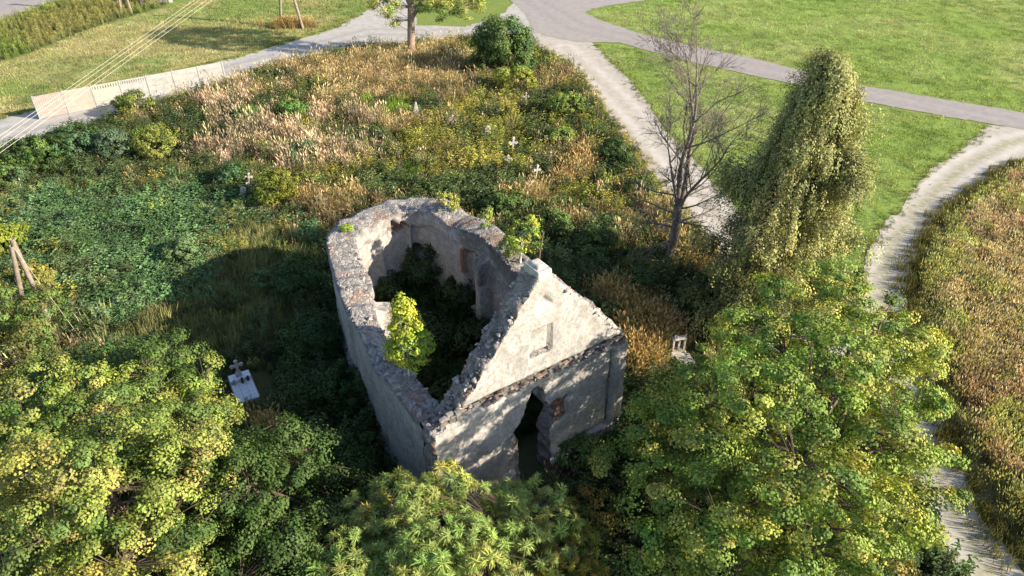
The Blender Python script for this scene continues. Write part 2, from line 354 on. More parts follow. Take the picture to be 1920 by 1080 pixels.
def facade():
    st = .07; xs = np.arange(-st * 2, WID + st * 2.5, st); zs = np.arange(-.3, 10.8, st)
    X, Z = np.meshgrid(xs, zs, indexing='ij'); P = np.stack([X.ravel(), Z.ravel()], 1); P0 = P.copy()
    s, near = sdf(P, GAB)
    snap = np.abs(s) < st * .75; P[snap] = near[snap]
    P[snap] += (np.stack([fbm(P0, 3.1, 3, 3), fbm(P0, 3.1, 3, 9)], 1)[snap] - .5) * .26
    ok = (s < st * .75).reshape(X.shape); idx = np.arange(len(P)).reshape(X.shape)
    k = ok[:-1, :-1] & ok[1:, :-1] & ok[1:, 1:] & ok[:-1, 1:]
    F = np.stack([idx[:-1, :-1][k], idx[1:, :-1][k], idx[1:, 1:][k], idx[:-1, 1:][k]], 1)
    used = np.unique(F); mp = np.full(len(P), -1); mp[used] = np.arange(len(used)); F = mp[F]; P = P[used]; s = s[used]
    x, z = P[:, 0], P[:, 1]
    box = lambda x0, x1, z0, z1, e=.03: sstep(x, x0 - e, x0 + e) * (1 - sstep(x, x1 - e, x1 + e)) * sstep(z, z0 - e, z0 + e) * (1 - sstep(z, z1 - e, z1 + e))
    d = (fbm(P, 1.2, 4, 5) - .5) * .10 + (fbm(P, 5, 3, 6) - .5) * .03
    d -= .13 * box(2.9, 8.13, 1.35, 5.45)                      # sunk field between the pilasters
    d -= .05 * box(2.80, 2.90, .3, 5.45, .03)
    d -= .24 * box(8.07, 8.19, 1.35, 5.3, .025); d -= .16 * box(6.9, 8.19, 1.28, 1.42, .03); d -= .26 * box(4.84, 4.92, 6.98, 8.12, .025); d -= .26 * box(4.02, 4.92, 6.92, 7.05, .025)
    d -= .10 * box(4.02, 4.9, 6.98, 8.12)                      # blind window
    tri = (sstep(z, 9.0, 9.06)) * (1 - sstep(z + np.abs(x - 4.57) * 1.15, 9.47, 9.53)); d -= .12 * tri
    d -= .22 * box(.2, 8.6, 5.52, 6.12)                        # torn-off cornice
    d += .12 * box(-1, 99, -1, .95, .05)                       # plinth
    dd = np.hypot((x - 5.6) / .45, (z - 3.5) / .6); hole = 1 - sstep(dd + (vn(P, 3, 8) - .5) * .8, .6, 1.15)
    d -= .16 * hole * (fbm(P, 4, 3, 2) + .5)
    edge = np.exp(-np.maximum(-s, 0) / .09)
    rub = .95 * np.maximum(hole, box(.2, 8.6, 5.60, 6.10)) + .6 * edge + .35 * box(3.0, 3.7, .5, 3.0, .2)
    rub = np.maximum(rub, .9 * np.maximum(box(4.0, 4.92, 6.9, 7.06), box(8.07, 8.19, 1.35, 5.3)))
    rub = np.maximum(rub, .75 * sstep(x + z * 0, .9, .2) * sstep(z, 5.0, 5.6)); rub = np.maximum(rub, .62 * (1 - sstep(z, .7, 1.3)))
    lich = .25 * fbm(P, .6, 3, 17) + .28 * box(.2, 8.7, 5.5, 6.15, .1) + .12 * edge
    brk = sstep(fbm(P, 1.4, 2, 21) + .35 * hole + .25 * box(3, 3.7, .5, 3, .2), .45, .65)
    nb_ = box(4.0, 4.95, 6.88, 7.08); brk = brk * (1 - nb_); lich = lich + .4 * nb_  # dark line along the lower edge of the blind window, no brick there
    col = np.clip(np.stack([rub, lich, brk], 1), 0, 1)
    n = len(P); fr = A0 + x[:, None] * es + z[:, None] * np.array([0, 0, 1.]) + d[:, None] * nf
    # layers through the thickness
    L = [0, -.2, -.45, -.7, -.92]; V = [fr]; C = [col]; edges = {}
    base = A0 + x[:, None] * es + z[:, None] * np.array([0, 0, 1.])
    bk = base + (-.92 + (fbm(P, 1.5, 3, 50) - .5) * .14)[:, None] * nf
    V.append(bk); C.append(np.stack([np.full(n, .72), np.full(n, .42), brk], 1))
    E_ = np.concatenate([F[:, [0, 1]], F[:, [1, 2]], F[:, [2, 3]], F[:, [3, 0]]])
    key = np.sort(E_, 1); kk = key[:, 0] * n + key[:, 1]; u, inv, cnt = np.unique(kk, return_inverse=True, return_counts=True)
    bd = E_[cnt[inv] == 1]; Fs = [F[:, ::-1] if False else F, F[:, ::-1] + n]
    bv = np.unique(bd); m2 = np.full(n, -1); m2[bv] = np.arange(len(bv)); prev = bv; off = 2 * n; rings = [bv]
    for li in L[1:-1]:
        q = base[bv] + li * nf; q = q + (np.stack([vn(q, 3.3, 60), vn(q, 3.3, 61), vn(q, 3.3, 62)], 1) - .5) * .22
        V.append(q); C.append(np.tile([.9, .4, .2], (len(bv), 1))); rings.append(np.arange(len(bv)) + off); off += len(bv)
    rings.append(bv + n)
    for a_, b_ in zip(rings[:-1], rings[1:]):
        Fs.append(np.stack([a_[m2[bd[:, 1]]], a_[m2[bd[:, 0]]], b_[m2[bd[:, 0]]], b_[m2[bd[:, 1]]]], 1))
    return ch('front_wall', np.concatenate(V), np.concatenate(Fs), WALL, np.clip(np.concatenate(C), 0, 1))
FRONT = facade()
def fpt(s, z, d=0.): return A0 + s * es + np.array([0, 0, z]) + d * nf

# --- side walls and apse: a path of outer edge points at the wall head
side = [A - nf * .93]
left_px = [(700, 683), (655, 592), (628, 520), (612, 462)]
apse_px = [(616, 440), (640, 416), (700, 383), (780, 362), (860, 386), (930, 438)]
right_px = [(1010, 500)]
lp = [side[0][:2]] + [G(u, v, HE)[:2] for u, v in left_px] + [G(u, v, HE)[:2] for u, v in apse_px] + [G(u, v, HE)[:2] for u, v in right_px] + [(B - nf * .93)[:2]]
lp = np.array(lp)
def smoothpath(p, it=3):
    for _ in range(it):
        q = [p[0]]
        for i in range(len(p) - 1): q += [.75 * p[i] + .25 * p[i + 1], .25 * p[i] + .75 * p[i + 1]]
        q.append(p[-1]); p = np.array(q)
    return p
path = smoothpath(lp)
seg = np.r_[0, np.cumsum(np.linalg.norm(np.diff(path, axis=0), axis=1))]
T = np.arange(0, seg[-1] + .05, .11); T[-1] = seg[-1]
OUT = np.stack([np.interp(T, seg, path[:, i]) for i in (0, 1)], 1)
tg = unit(np.gradient(OUT, axis=0)); INN = np.stack([tg[:, 1], -tg[:, 0]], 1)          # towards the inside
cen = OUT.mean(0)
if np.sum((cen - OUT) * INN) < 0: INN = -INN
def tnear(u, v, z=HE): q = G(u, v, z)[:2]; return T[np.argmin(np.linalg.norm(OUT - q, axis=1))]
tL, tR = tnear(650, 570), tnear(945, 448); tApL, tApR = tnear(614, 455), tnear(930, 438)
TT = seg[-1]
thick = 1.0 + .28 * np.exp(-((T - tL - .6) / 1.4) ** 2) + .40 * sstep(T, tL, tL + 2) * (1 - sstep(T, tR - 2, tR))
topz = HE + (fbm(np.stack([T, T * 0], 1), .45, 3, 71) - .5) * .6 + (vn(np.stack([T, T * 0], 1), 2.2, 72) - .5) * .16
topz += .25 * np.exp(-((T - tR + 1.2) / 1.5) ** 2) - .30 * np.exp(-((T - tL - .1) / .5) ** 2)
def sidewalls():
    nz = 34; nt_ = 10; rows = []
    for i in range(nz): rows.append(('o', i / (nz - 1)))
    for i in range(1, nt_): rows.append(('t', i / nt_))
    for i in range(nz): rows.append(('i', 1 - i / (nz - 1)))
    V = []; C = []
    for kind, f in rows:
        if kind == 'o': off = np.zeros(len(T)); z = -.3 + f * (topz + .3)
        elif kind == 'i': off = thick.copy(); z = -.3 + f * (topz - .12 + .3)
        else: off = thick * f; z = topz + .05 * math.sin(f * math.pi) - .12 * f
        p3 = np.stack([OUT[:, 0] + INN[:, 0] * off, OUT[:, 1] + INN[:, 1] * off, np.broadcast_to(z, T.shape)], 1)
        nz1 = fbm(p3, .9, 4, 80) - .5; nz2 = fbm(p3, 4, 3, 81) - .5
        rub = np.zeros(len(T)); li = np.zeros(len(T)); br = sstep(fbm(p3, .9, 3, 82), .56, .68)
        dtop = topz - z
        if kind == 'o':
            off2 = nz1 * .16 + nz2 * .05 - .10 * sstep(z, .8, .6) - .07 * sstep(dtop, .32, .25)
            off2 += .10 * (sstep(T, tL * .52, tL * .52 + .1)) * (1 - sstep(T, tL, tL + .1))
            rub = .75 * np.exp(-dtop / .25) + .55 * sstep(fbm(p3, .7, 3, 83), .58, .7); li = .10 + .50 * np.exp(-dtop / .9)
            br = br * .8
        elif kind == 't':
            off2 = 0; p3[:, 2] += nz1 * .22 + nz2 * .16; rub = np.full(len(T), .95); li = .20 + .3 * nz1 + .25 * sstep(T, tR - 3, tR); br = br * .6
        else:
            pier = lambda tc, wd, dp, h: dp * sstep(T, tc - wd, tc - wd + .14) * (1 - sstep(T, tc + wd - .14, tc + wd)) * (1 - sstep(z, h - .2, h))
            off2 = nz1 * .22 + nz2 * .08 + pier(tL + .2, .5, .75, 4.7) + pier(tR - .1, .55, .6, 4.5) + pier((tL + tR) / 2 + 1.9, .3, .25, 4.4) + pier((tL + tR) / 2 - .6, .28, .2, 4.3)
            off2 = off2 - .28 * sstep(dtop, .9, 1.15) * (T > tL) * (T < tR)                      # vault springing ledge
            tn = tR - 1.45; arch = (np.abs(T - tn) < .62) & (z < 3.5 + np.sqrt(np.maximum(.62 ** 2 - (T - tn) ** 2, 0)) * 1.1) & (z > .9)
            off2 = off2 - .5 * arch
            tc = tnear(720, 385); cr = np.hypot((T - tc - .4) / .75, (z - 4.3) / .45); crater = 1 - sstep(cr + nz2 * 2.0, .6, 1.1); off2 = off2 - .35 * crater
            pr = np.minimum((pier(tL + .2, .5, 1, 4.7) + pier(tR - .1, .55, 1, 4.5)), 1)
            rub = .6 * pr * sstep(z, 2.5, 4.0) + .62 * np.exp(-dtop / .45) + .9 * crater + .25 * (T > tR); li = .18 + .50 * np.exp(-np.maximum(dtop - .1, 0) / 1.0) + .32 * sstep(T, tR - 3.2, tR - .6)
            br = np.maximum(br * .6, np.maximum(crater * .8, 1.0 * (np.abs(np.hypot(T - tn, np.maximum(z - 3.5, 0)) - .75) < .14) * (z > 2.5)))
            rub = np.maximum(rub, 1.0 * (np.abs(np.hypot(T - tn, np.maximum(z - 3.5, 0)) - .75) < .14) * (z > 2.5))
        p3[:, 0] += INN[:, 0] * off2; p3[:, 1] += INN[:, 1] * off2
        V.append(p3); C.append(np.clip(np.stack([rub, li, br], 1), 0, 1))
    V = np.array(V); C = np.array(C); nr, nc = V.shape[:2]
    cuts = [0, int(np.argmin(abs(T - tApL))), int(np.argmin(abs(T - tApR))), nc - 1]
    for i_, (nm, a, b_) in enumerate((('side_wall', cuts[0], cuts[1]), ('apse_wall', cuts[1], cuts[2]), ('side_wall', cuts[2], cuts[3]))):
        v = V[:, a:b_ + 1]; c = C[:, a:b_ + 1]; m_ = v.shape[1]; idx = np.arange(nr * m_).reshape(nr, m_)
        F = np.stack([idx[:-1, :-1], idx[:-1, 1:], idx[1:, 1:], idx[1:, :-1]], -1).reshape(-1, 4)
        WALLS.append(ch(nm, v.reshape(-1, 3), F, WALL, c.reshape(-1, 3), True))
WALLS = []
sidewalls()
# --- loose stones on the wall heads, gable slopes and the torn cornice
def hullstone(seed, flat=.7):
    r = np.random.default_rng(seed); bm = bmesh.new()
    for p in unit(r.normal(size=(13, 3))) * r.uniform(.8, 1.05, (13, 1)): bm.verts.new((p[0], p[1] * .85, p[2] * flat))
    g = bmesh.ops.convex_hull(bm, input=bm.verts[:]); 
    bmesh.ops.delete(bm, geom=[v for v in bm.verts if not v.link_faces], context='VERTS')
    me = bpy.data.meshes.new('stone'); bm.to_mesh(me); bm.free(); return me
stones = [hullstone(100 + i) for i in range(7)]
def brickmesh(seed):
    r = np.random.default_rng(seed); m = MB().box((0, 0, 0), (2, 1, .55)); V = np.array(m.V) + r.normal(size=(8, 3)) * .1
    me = bpy.data.meshes.new('brick'); me.from_pydata([tuple(v) for v in V], [], m.F); me.update(); return me
bricks = [brickmesh(200 + i) for i in range(5)]
spec = []                               # (size, mesh list, point, material)
r = np.random.default_rng(5)
for i in range(1150):
    k = r.integers(3, len(T) - 3); f = r.uniform(.04, .97); o_ = thick[k] * f
    p = np.array([OUT[k, 0] + INN[k, 0] * o_, OUT[k, 1] + INN[k, 1] * o_, topz[k] - .12 * f - .02])
    apse = tApL < T[k] < tApR
    sz = r.uniform(.07, .20) * (.5 if apse else (1.15 if T[k] < tL * .7 else .9))
    spec.append((sz, 's', p, STONED if (T[k] > tR - 1 or r.random() < .25) else STONE, 1 if apse else (0 if T[k] <= tApL else 2)))
for i in range(430):
    lft = r.random() < .5; q = r.random()
    s_, z_ = (1.05 + 3.3 * q, 6.1 + 4.15 * q) if lft else (8.5 - 3.7 * q, 6.05 + 4.15 * q)
    spec.append((r.uniform(.07, .15), 's', fpt(s_ + r.normal() * .03, z_ + .0 + r.normal() * .03, -r.uniform(.05 if r.random() < .8 else .0, .92)), STONED if r.random() < .55 else STONE))
for i in range(70):
    s_ = r.choice([r.uniform(0, 1.1), r.uniform(8.4, WID)]); spec.append((r.uniform(.08, .16), 's', fpt(s_, np.interp(s_, [0, .35, .75, 1.12, 8.45, 8.7, WID], [5.35, 5.5, 5.75, 6.15, 6.1, 5.75, 5.4]), -r.uniform(.02, .9)), STONED))
for row in range(3):
    s_ = .25
    while s_ < 8.5:
        ln = r.uniform(.12, .30); spec.append((ln / 2 * 1.0, 'b', fpt(s_ + ln / 2, 5.655 + row * .155 + r.normal() * .02, -.15 + r.uniform(-.08, .14) + .03 * row), STONED if r.random() < .85 else BRICK)); s_ += ln + .02
spec.sort(key=lambda t: -t[0] * (1.25 if t[1] == 'b' else 1))
rest = {}
for i, (sz, kd, p, mt, *wl) in enumerate(spec):
    me = stones[i % 7] if kd == 's' else bricks[i % 5]
    rot = Matrix.Rotation(r.uniform(0, 6.28), 4, 'Z') @ Matrix.Rotation(r.normal() * .35, 4, 'X') if kd == 's' else Matrix.Rotation(math.atan2(es[1], es[0]) + r.normal() * .12, 4, 'Z') @ Matrix.Rotation(r.normal() * .1, 4, 'Y')
    s3 = (sz * r.uniform(.9, 1.3), sz * r.uniform(.9, 1.2), sz * r.uniform(.7, 1.1)) if kd == 's' else (sz, .16, .115)
    M = Matrix.Translation(Vector(p - CHO)) @ rot @ Matrix.Diagonal((*s3, 1))
    nb = sum(1 for t in spec[:i] if t[1] == kd) if False else i
    if i < 420:
        o = bpy.data.objects.new('stone' if kd == 's' else 'brick', me); COL.objects.link(o); o.parent = WALLS[wl[0]] if wl else FRONT; o.matrix_local = M
        if not me.materials: me.materials.append(None)
        o.material_slots[0].link = 'OBJECT'; o.material_slots[0].material = mt
    else:
        d_ = rest.setdefault((kd, mt.name), MB()); d_.add([M @ v.co for v in me.vertices], [tuple(f.vertices) for f in me.polygons])
for (kd, mn), d_ in rest.items():
    o = mesh('rubble' if kd == 's' else 'brick_course', d_.V, d_.F, bpy.data.materials[mn], chapel); o['kind'] = 'stuff'
cap = MB(); Rz = Matrix.Rotation(math.atan2(es[1], es[0]), 3, 'Z')
pc = fpt(4.57, 10.42, -.42) - CHO
cap.box((pc[0], pc[1], pc[2] - .08), (.62, .9, .34), Rz, .92); cap.box((pc[0], pc[1] + .05, pc[2] + .13), (.5, .7, .10), Rz, .6); cap.build('gable_cap', LIME, chapel, bevel=.03)
rod = MB(); q = fpt(4.85, 10.3, -.75) - CHO; rod.tube([q, q + [.05, .03, .6], q + [.14, .06, 1.25]], [.035, .03, .025], 6); rod.build('iron_rod', RUST, chapel)

# ------------------------------------------------------------------ leaves and trees
def leafmesh(name, C, N, S, asp, col, mat, parent, axis=None, seed=0, fold=.18):
    r = np.random.default_rng(seed); n = len(C); N = unit(N)
    ax = r.normal(size=(n, 3)) if axis is None else axis
    ax = unit(ax - np.sum(ax * N, 1, keepdims=True) * N); bx = np.cross(N, ax); S = S[:, None]
    V = np.stack([C - ax * S * .5, C + bx * S * asp * .5 + N * S * fold * .5, C + ax * S * .5, C - bx * S * asp * .5 + N * S * fold * .5], 1).reshape(-1, 3)
    F = np.arange(4 * n).reshape(n, 4)
    return mesh(name, V, F, mat, parent, np.repeat(col, 4, 0))
def sphere(r, n): return unit(r.normal(size=(n, 3)))
def palette(r, n, cols, wts, jit=.16):
    cols = np.array(cols); k = r.choice(len(cols), n, p=np.array(wts) / sum(wts)); c = cols[k]
    return np.clip(c * (1 + r.normal(size=(n, 1)) * jit) * (1 + r.normal(size=(n, 3)) * jit * .35), .004, .9)
def make_tree(name, base, label, cat, ells, nclump, cr, nleaf, ls, cols, wts, seed, trunk_r=.2, bark=None, asp=.62, group=None, nlimb=7, flat=.6, fork=.35, updir=.45, inner=.22, mode='blob', lean=(0, 0), stems=1, twig=True, gap=.0, lobes=None):
    r = np.random.default_rng(seed); base = np.array([base[0], base[1], base[2] if len(base) > 2 else 0.])
    root = empty(name, base, label, cat, group); ells = np.array(ells, float); big = ells
    if lobes:
        nl_, r0_, r1_ = lobes; ar = ells[:, 3] * ells[:, 4] + ells[:, 5] * (ells[:, 3] + ells[:, 4]); L_ = []; tries = 0
        while len(L_) < nl_ and tries < 9000:
            tries += 1; e = ells[r.choice(len(ells), p=ar / ar.sum())]; d = sphere(r, 1)[0]
            if d[2] < -.3 and r.random() < .8: continue
            p = e[:3] + d * e[3:6] * r.uniform(.72, 1.0); q_ = r.uniform(r0_, r1_)
            if any((((p - o[:3]) / o[3:6]) ** 2).sum() < .45 for o in ells if o is not e) and r.random() < .85: continue
            if any(np.linalg.norm(p - o[:3]) < .70 * (q_ + o[3]) for o in L_): continue
            if p[2] < q_ * .7: continue
            L_.append(np.array([*p, q_ * r.uniform(.9, 1.25), q_ * r.uniform(.9, 1.25), q_ * r.uniform(.55, .85)]))
        ells = np.array(L_)
    area = ells[:, 3] * ells[:, 4] + ells[:, 5] * (ells[:, 3] + ells[:, 4]); cl = []
    while len(cl) < nclump:
        e = ells[r.choice(len(ells), p=area / area.sum())]; d = sphere(r, 1)[0]
        if d[2] < -.35 and r.random() < .75: continue
        f = r.uniform(.78, 1.03) if r.random() > inner else r.uniform(.3, .78)
        p = e[:3] + d * e[3:6] * f
        if any((((p - o[:3]) / o[3:6]) ** 2).sum() < .42 for o in ells if o is not e) and r.random() < .8: continue
        if p[2] < base[2] + .15: continue
        if gap and fbm(p[None], .55, 2, seed)[0] < gap: continue
        cl.append(np.r_[p, d])
    if lobes:
        for i in range(int(nclump * .08)):
            e = big[r.integers(len(big))]; d = sphere(r, 1)[0]; p = e[:3] + d * e[3:6] * r.uniform(.35, .78)
            if p[2] > base[2] + .4: cl[i] = np.r_[p, d]
    cl = np.array(cl); cp = cl[:, :3]; cd = cl[:, 3:]
    # leaves
    n = nclump * nleaf; ci = np.repeat(np.arange(nclump), nleaf); rad = (cr * r.uniform(.6, 1.35, nclump))[ci]
    dv = sphere(r, n); q = r.random(n) ** .45
    if mode == 'tuft':                   # narrow leaflets radiating from shoot tips
        dv = unit(dv + cd[ci] * .35 + [0, 0, .25]); P = cp[ci] + dv * rad[:, None] * .55; N = unit(np.array([0, 0, .6]) + cd[ci] * .6 + r.normal(size=(n, 3)) * .5); axis = dv; S = rad * .95
    else:
        P = cp[ci] + dv * (rad * q)[:, None] * np.array([1, 1, flat]); N = unit(dv * .75 + cd[ci] * .45 + np.array([0, 0, updir * .55]) + r.normal(size=(n, 3)) * .24); axis = None; S = ls * r.uniform(.7, 1.3, n)
    hq = (fbm(cp, .42, 2, seed) + r.normal(size=nclump) * .05).argsort().argsort() / nclump; cw = np.cumsum(wts) / sum(wts)
    tone = np.array(cols)[np.minimum(np.searchsorted(cw, hq), len(cols) - 1)] * (1 + r.normal(size=(nclump, 1)) * .13) * (1 + r.normal(size=(nclump, 3)) * .05)
    cc = tone[ci] * (1 + r.normal(size=(n, 1)) * .11) * (1 + r.normal(size=(n, 3)) * .05)
    k = P[:, 2] > base[2] + .03
    leafmesh('crown', P[k] - base, N[k], S[k], asp, np.clip(cc[k], .004, .9), LEAF, root, None if axis is None else axis[k], seed)
    # wood
    tb = Tubes(); top = big[np.argmax(big[:, 2] + big[:, 5])]; cx = big[:, :3].mean(0)
    hub = base + (np.array([cx[0], cx[1], 0]) - base * [1, 1, 0]) * .35 * np.array([1, 1, 0]); hub[2] = base[2] + (top[2] + top[5] - base[2]) * fork
    paths = []
    if stems == 1:
        tp = top[:3] + [0, 0, top[5] * .6]; mid = hub.copy()
        pts = np.concatenate([bez(base, (base + mid) / 2 + [lean[0], lean[1], 0], mid, 6), bez(mid, (mid + tp) / 2 + r.normal(size=3) * .3, tp, 7)[1:]])
        rr = trunk_r * np.interp(np.linspace(0, 1, len(pts)), [0, .06, .5, 1], [1.35, 1.0, .7, .12]); tb.add(pts - base, rr, 9); paths.append((pts, rr))
    order = r.permutation(nclump); pick = []
    for i in order:
        if len(pick) >= nlimb: break
        if all(np.linalg.norm(cp[i] - cp[j]) > 1.1 * cr for j in pick): pick.append(i)
    for i in pick:
        if stems == 1: j = r.integers(3, 9); s0 = paths[0][0][j]; r0 = paths[0][1][j] * .6
        else: s0 = base + np.array([r.normal() * .18, r.normal() * .18, 0]); r0 = trunk_r * r.uniform(.5, 1)
        e_ = cp[i]; c_ = s0 * .45 + e_ * .55 + [0, 0, .25 * np.linalg.norm(e_ - s0)] if stems == 1 else np.array([s0[0] * .6 + e_[0] * .4, s0[1] * .6 + e_[1] * .4, e_[2] * .75])
        pts = bez(s0, c_, e_, 8) + np.r_[[np.zeros(3)], r.normal(size=(7, 3)) * .05]; rr = np.linspace(r0, max(.012, r0 * .15), 8); tb.add(pts - base, rr, 6); paths.append((pts, rr))
    if twig and paths:
        allp = np.concatenate([p[1:] for p, _ in paths]); allr = np.concatenate([q_[1:] for _, q_ in paths])
        for i in range(nclump):
            dd = np.linalg.norm(allp - cp[i], axis=1) + 3 * np.maximum(allp[:, 2] - cp[i, 2], 0); j = np.argmin(dd)
            if dd[j] < .05 or dd[j] > 2.4: continue
            a = allp[j]; pts = bez(a, (a + cp[i]) / 2 + [0, 0, .12 * dd[j]], cp[i], 4); tb.add(pts - base, np.linspace(min(allr[j] * .6, .04), .008, 4), 4)
    tb.build('trunk' if stems == 1 else 'stems', bark or BARK, root)
    return root
def on(u, v, z=0): return G(u, v, z)
YEL = (.36, .36, .085); LIM = (.25, .30, .07); MID = (.11, .175, .042); DRK = (.045, .085, .022); OLV = (.13, .14, .04); GLD = (.36, .25, .05); BLU = (.07, .13, .06)

# the big maple in the right foreground
M0 = np.array([9.6, 15.2, 0])
make_tree('maple_tree', M0, 'big yellow-green maple covering the lower right corner beside the sandy lane', 'tree',
          [(9.2, 16.8, 6.0, 3.8, 4.2, 3.4), (11.6, 17.2, 5.4, 2.3, 3.2, 2.8), (11.6, 21.6, 6.0, 3.0, 2.6, 3.2), (6.6, 16.8, 4.2, 2.9, 3.2, 2.6), (8.3, 20.2, 4.0, 2.9, 2.3, 2.5), (8.6, 13.4, 4.4, 2.7, 2.0, 2.6), (13.0, 18.6, 4.8, 1.2, 1.6, 1.6), (13.9, 21.4, 5.8, 1.7, 2.0, 2.2)],
          1350, .43, 155, .092, [(.32, .35, .07), (.22, .29, .055), (.125, .20, .04), (.35, .35, .08), (.17, .25, .05)], [2.5, 3, 4, 2.5, 4], 21, .26, BARK, .85, flat=.45, nlimb=22, fork=.3, lobes=(115, .75, 1.45), inner=.12)
# weeping tree, dead tree etc. follow below
def weeping(base, seed=31):
    r = np.random.default_rng(seed); root = empty('weeping_birch', base, 'tall weeping tree with hanging grey-green foliage beside the grass triangle', 'tree'); tb = Tubes()
    prof_z = [1.5, 3.3, 5.2, 7.0, 9.0, 10.8, 12.6, 14.2]; prof_r = [4.1, 4.7, 4.7, 4.2, 3.6, 2.8, 1.7, .35]
    LB = [(1.5 + 12.4 * q_ ** 1.1, r.uniform(0, 6.283), r.uniform(.62, 1.2)) for q_ in np.linspace(0, 1, 64)]
    def axis(z): return np.array([base[0] - .45 + .05 * z, base[1] + .02 * z, z])
    pts = np.array([axis(z) for z in np.linspace(0, 13.8, 14)]); tb.add(pts - base, np.linspace(.3, .03, 14), 8)
    C = []; AX = []; CC = []; SS = []; LC = []
    for i in range(820):
        lz, lt, lr = LB[i % 64]
        if r.random() < .18: lz, lt, lr = 1.5 + 11.5 * r.random(), r.uniform(0, 6.283), r.uniform(.4, .8)
        z = lz + r.normal() * .35; bulk = np.interp(z, prof_z, prof_r); rr = bulk * lr * r.uniform(.72, 1.04); th = lt + r.normal() * .65 / max(bulk, .8); dx = math.cos(th); dy = math.sin(th)
        if dx < -.2 and z < 7.5: rr *= 1.12
        a0 = axis(max(z - .3 - rr * .35, .6)); e_ = axis(z) + np.array([dx * rr, dy * rr, 0])
        br = bez(a0, (a0 + e_) / 2 + [0, 0, .7], e_, 6); tb.add(br - base, np.linspace(.035, .008, 6), 4)
        tone = palette(r, 1, [(.30, .30, .11), (.235, .245, .09), (.14, .16, .06), (.35, .34, .13)], [3, 4, 2, 1.2], .10)[0]
        ns = r.integers(11, 17)
        for s in range(ns):
            t = r.uniform(.55, 1); p = br[int(t * 5)] + np.array([r.normal() * .30, r.normal() * .30, r.normal() * .15])
            L = min(r.uniform(.4, 1.25), max(p[2] - .25, .3)); nl = int(L * 26); k = np.linspace(0, 1, nl)[:, None]
            drift = np.array([dx, dy, 0]) * .12 + r.normal(size=3) * .05
            st = p + k * np.array([0, 0, -L]) + (k ** .6) * drift + r.normal(size=(nl, 3)) * .075
            LC.append(np.tile(e_ - [dx * .5, dy * .5, .9], (nl, 1))); C.append(st); AX.append(np.tile([dx * .3, dy * .3, -1.], (nl, 1)) + r.normal(size=(nl, 3)) * .45); CC.append(np.tile(tone, (nl, 1)) * (1 + r.normal(size=(nl, 1)) * .2)); SS.append(r.uniform(.09, .16, nl))
    C = np.concatenate(C); AX = np.concatenate(AX); CC = np.concatenate(CC); SS = np.concatenate(SS)
    ctr = np.stack([np.full(len(C), base[0] + .2), np.full(len(C), base[1]), C[:, 2] - .8], 1)
    N = unit(unit(C - np.concatenate(LC)) * .9 + unit(C - ctr) * .55 + r.normal(size=C.shape) * .30)
    leafmesh('crown', C - base, N, SS, .5, np.clip(CC, .01, .9), LEAF, root, AX, seed)
    tb.build('trunk', BARK, root); return root
weeping(on(1436, 590))

def deadtree(base, seed=41):
    r = np.random.default_rng(seed); root = empty('dead_tree', base, 'bare dead tree with upswept leafless branches between chapel and track', 'tree'); tk = Tubes(); bt = Tubes()
    def grow(p, d, L, r0, lev, up):
        n = max(4, int(L / .45)); pts = [p]; dd = d.copy()
        for i in range(n):
            dd = unit(dd + r.normal(size=3) * (.07 if lev == 0 else .11) + np.array([0, 0, up])); pts.append(pts[-1] + dd * L / n)
        pts = np.array(pts); rr = r0 * np.linspace(1, .07 if lev == 0 else .25, n + 1) ; rr = np.maximum(rr, .008)
        (tk if lev == 0 else bt).add(pts - base, rr, 8 if lev == 0 else (6 if lev == 1 else 4))
        if lev < 4:
            nb = [13, 10, 6, 3][lev]
            for i in range(nb):
                t = r.uniform(.25, 1.0); j = min(int(t * n), n - 1); ang = r.uniform(0, 6.283)
                a = unit(np.cross(pts[j + 1] - pts[j], [0.3, .5, .8])); b_ = unit(np.cross(pts[j + 1] - pts[j], a)); f = unit(pts[j + 1] - pts[j])
                nd_ = unit(f * r.uniform(.6, 1.1) + (a * math.cos(ang) + b_ * math.sin(ang)) * r.uniform(.45, .9))
                ln = L * r.uniform(.30, .55) * (1.15 - .5 * t)
                if ln > .25: grow(pts[j], nd_, ln, max(rr[j] * .5, .009), lev + 1, .03)
    t0 = np.array([base, base + [.06, .0, .5], base + [.12, 0, 1.6], base + [.16, .05, 3.0], base + [.12, .1, 4.0]]); tk.add(t0 - base, [.42, .30, .26, .25, .24], 12)
    top = t0[-1]
    grow(top, unit(np.array([-.03, .05, 1.])), 9.8, .16, 0, .02)
    grow(top - [0, 0, .3], unit(np.array([.32, .1, .95])), 9.4, .18, 0, .0)
    grow(top - [0, 0, .9], unit(np.array([.12, -.05, 1.])), 7.4, .12, 0, .01)
    grow(top - [0, 0, .2], unit(np.array([-.28, .0, 1.])), 6.4, .10, 0, .02)
    for a, z, L in ((3.0, 2.6, 3.4), (2.6, 3.4, 3.0), (.3, 2.9, 3.0), (-.4, 3.8, 3.0), (4.0, 3.2, 2.6), (5.2, 3.0, 2.6), (3.4, 1.7, 3.0), (.1, 4.4, 2.8), (2.9, 4.6, 2.8)):
        grow(base + [.14, .03, z], unit(np.array([math.cos(a), math.sin(a), .25 if z > 2 else -.05])), L, .06, 1, .02)
    tk.build('trunk', BARKD, root); bt.build('branches', BARKD, root); return root
deadtree(on(1252, 497))

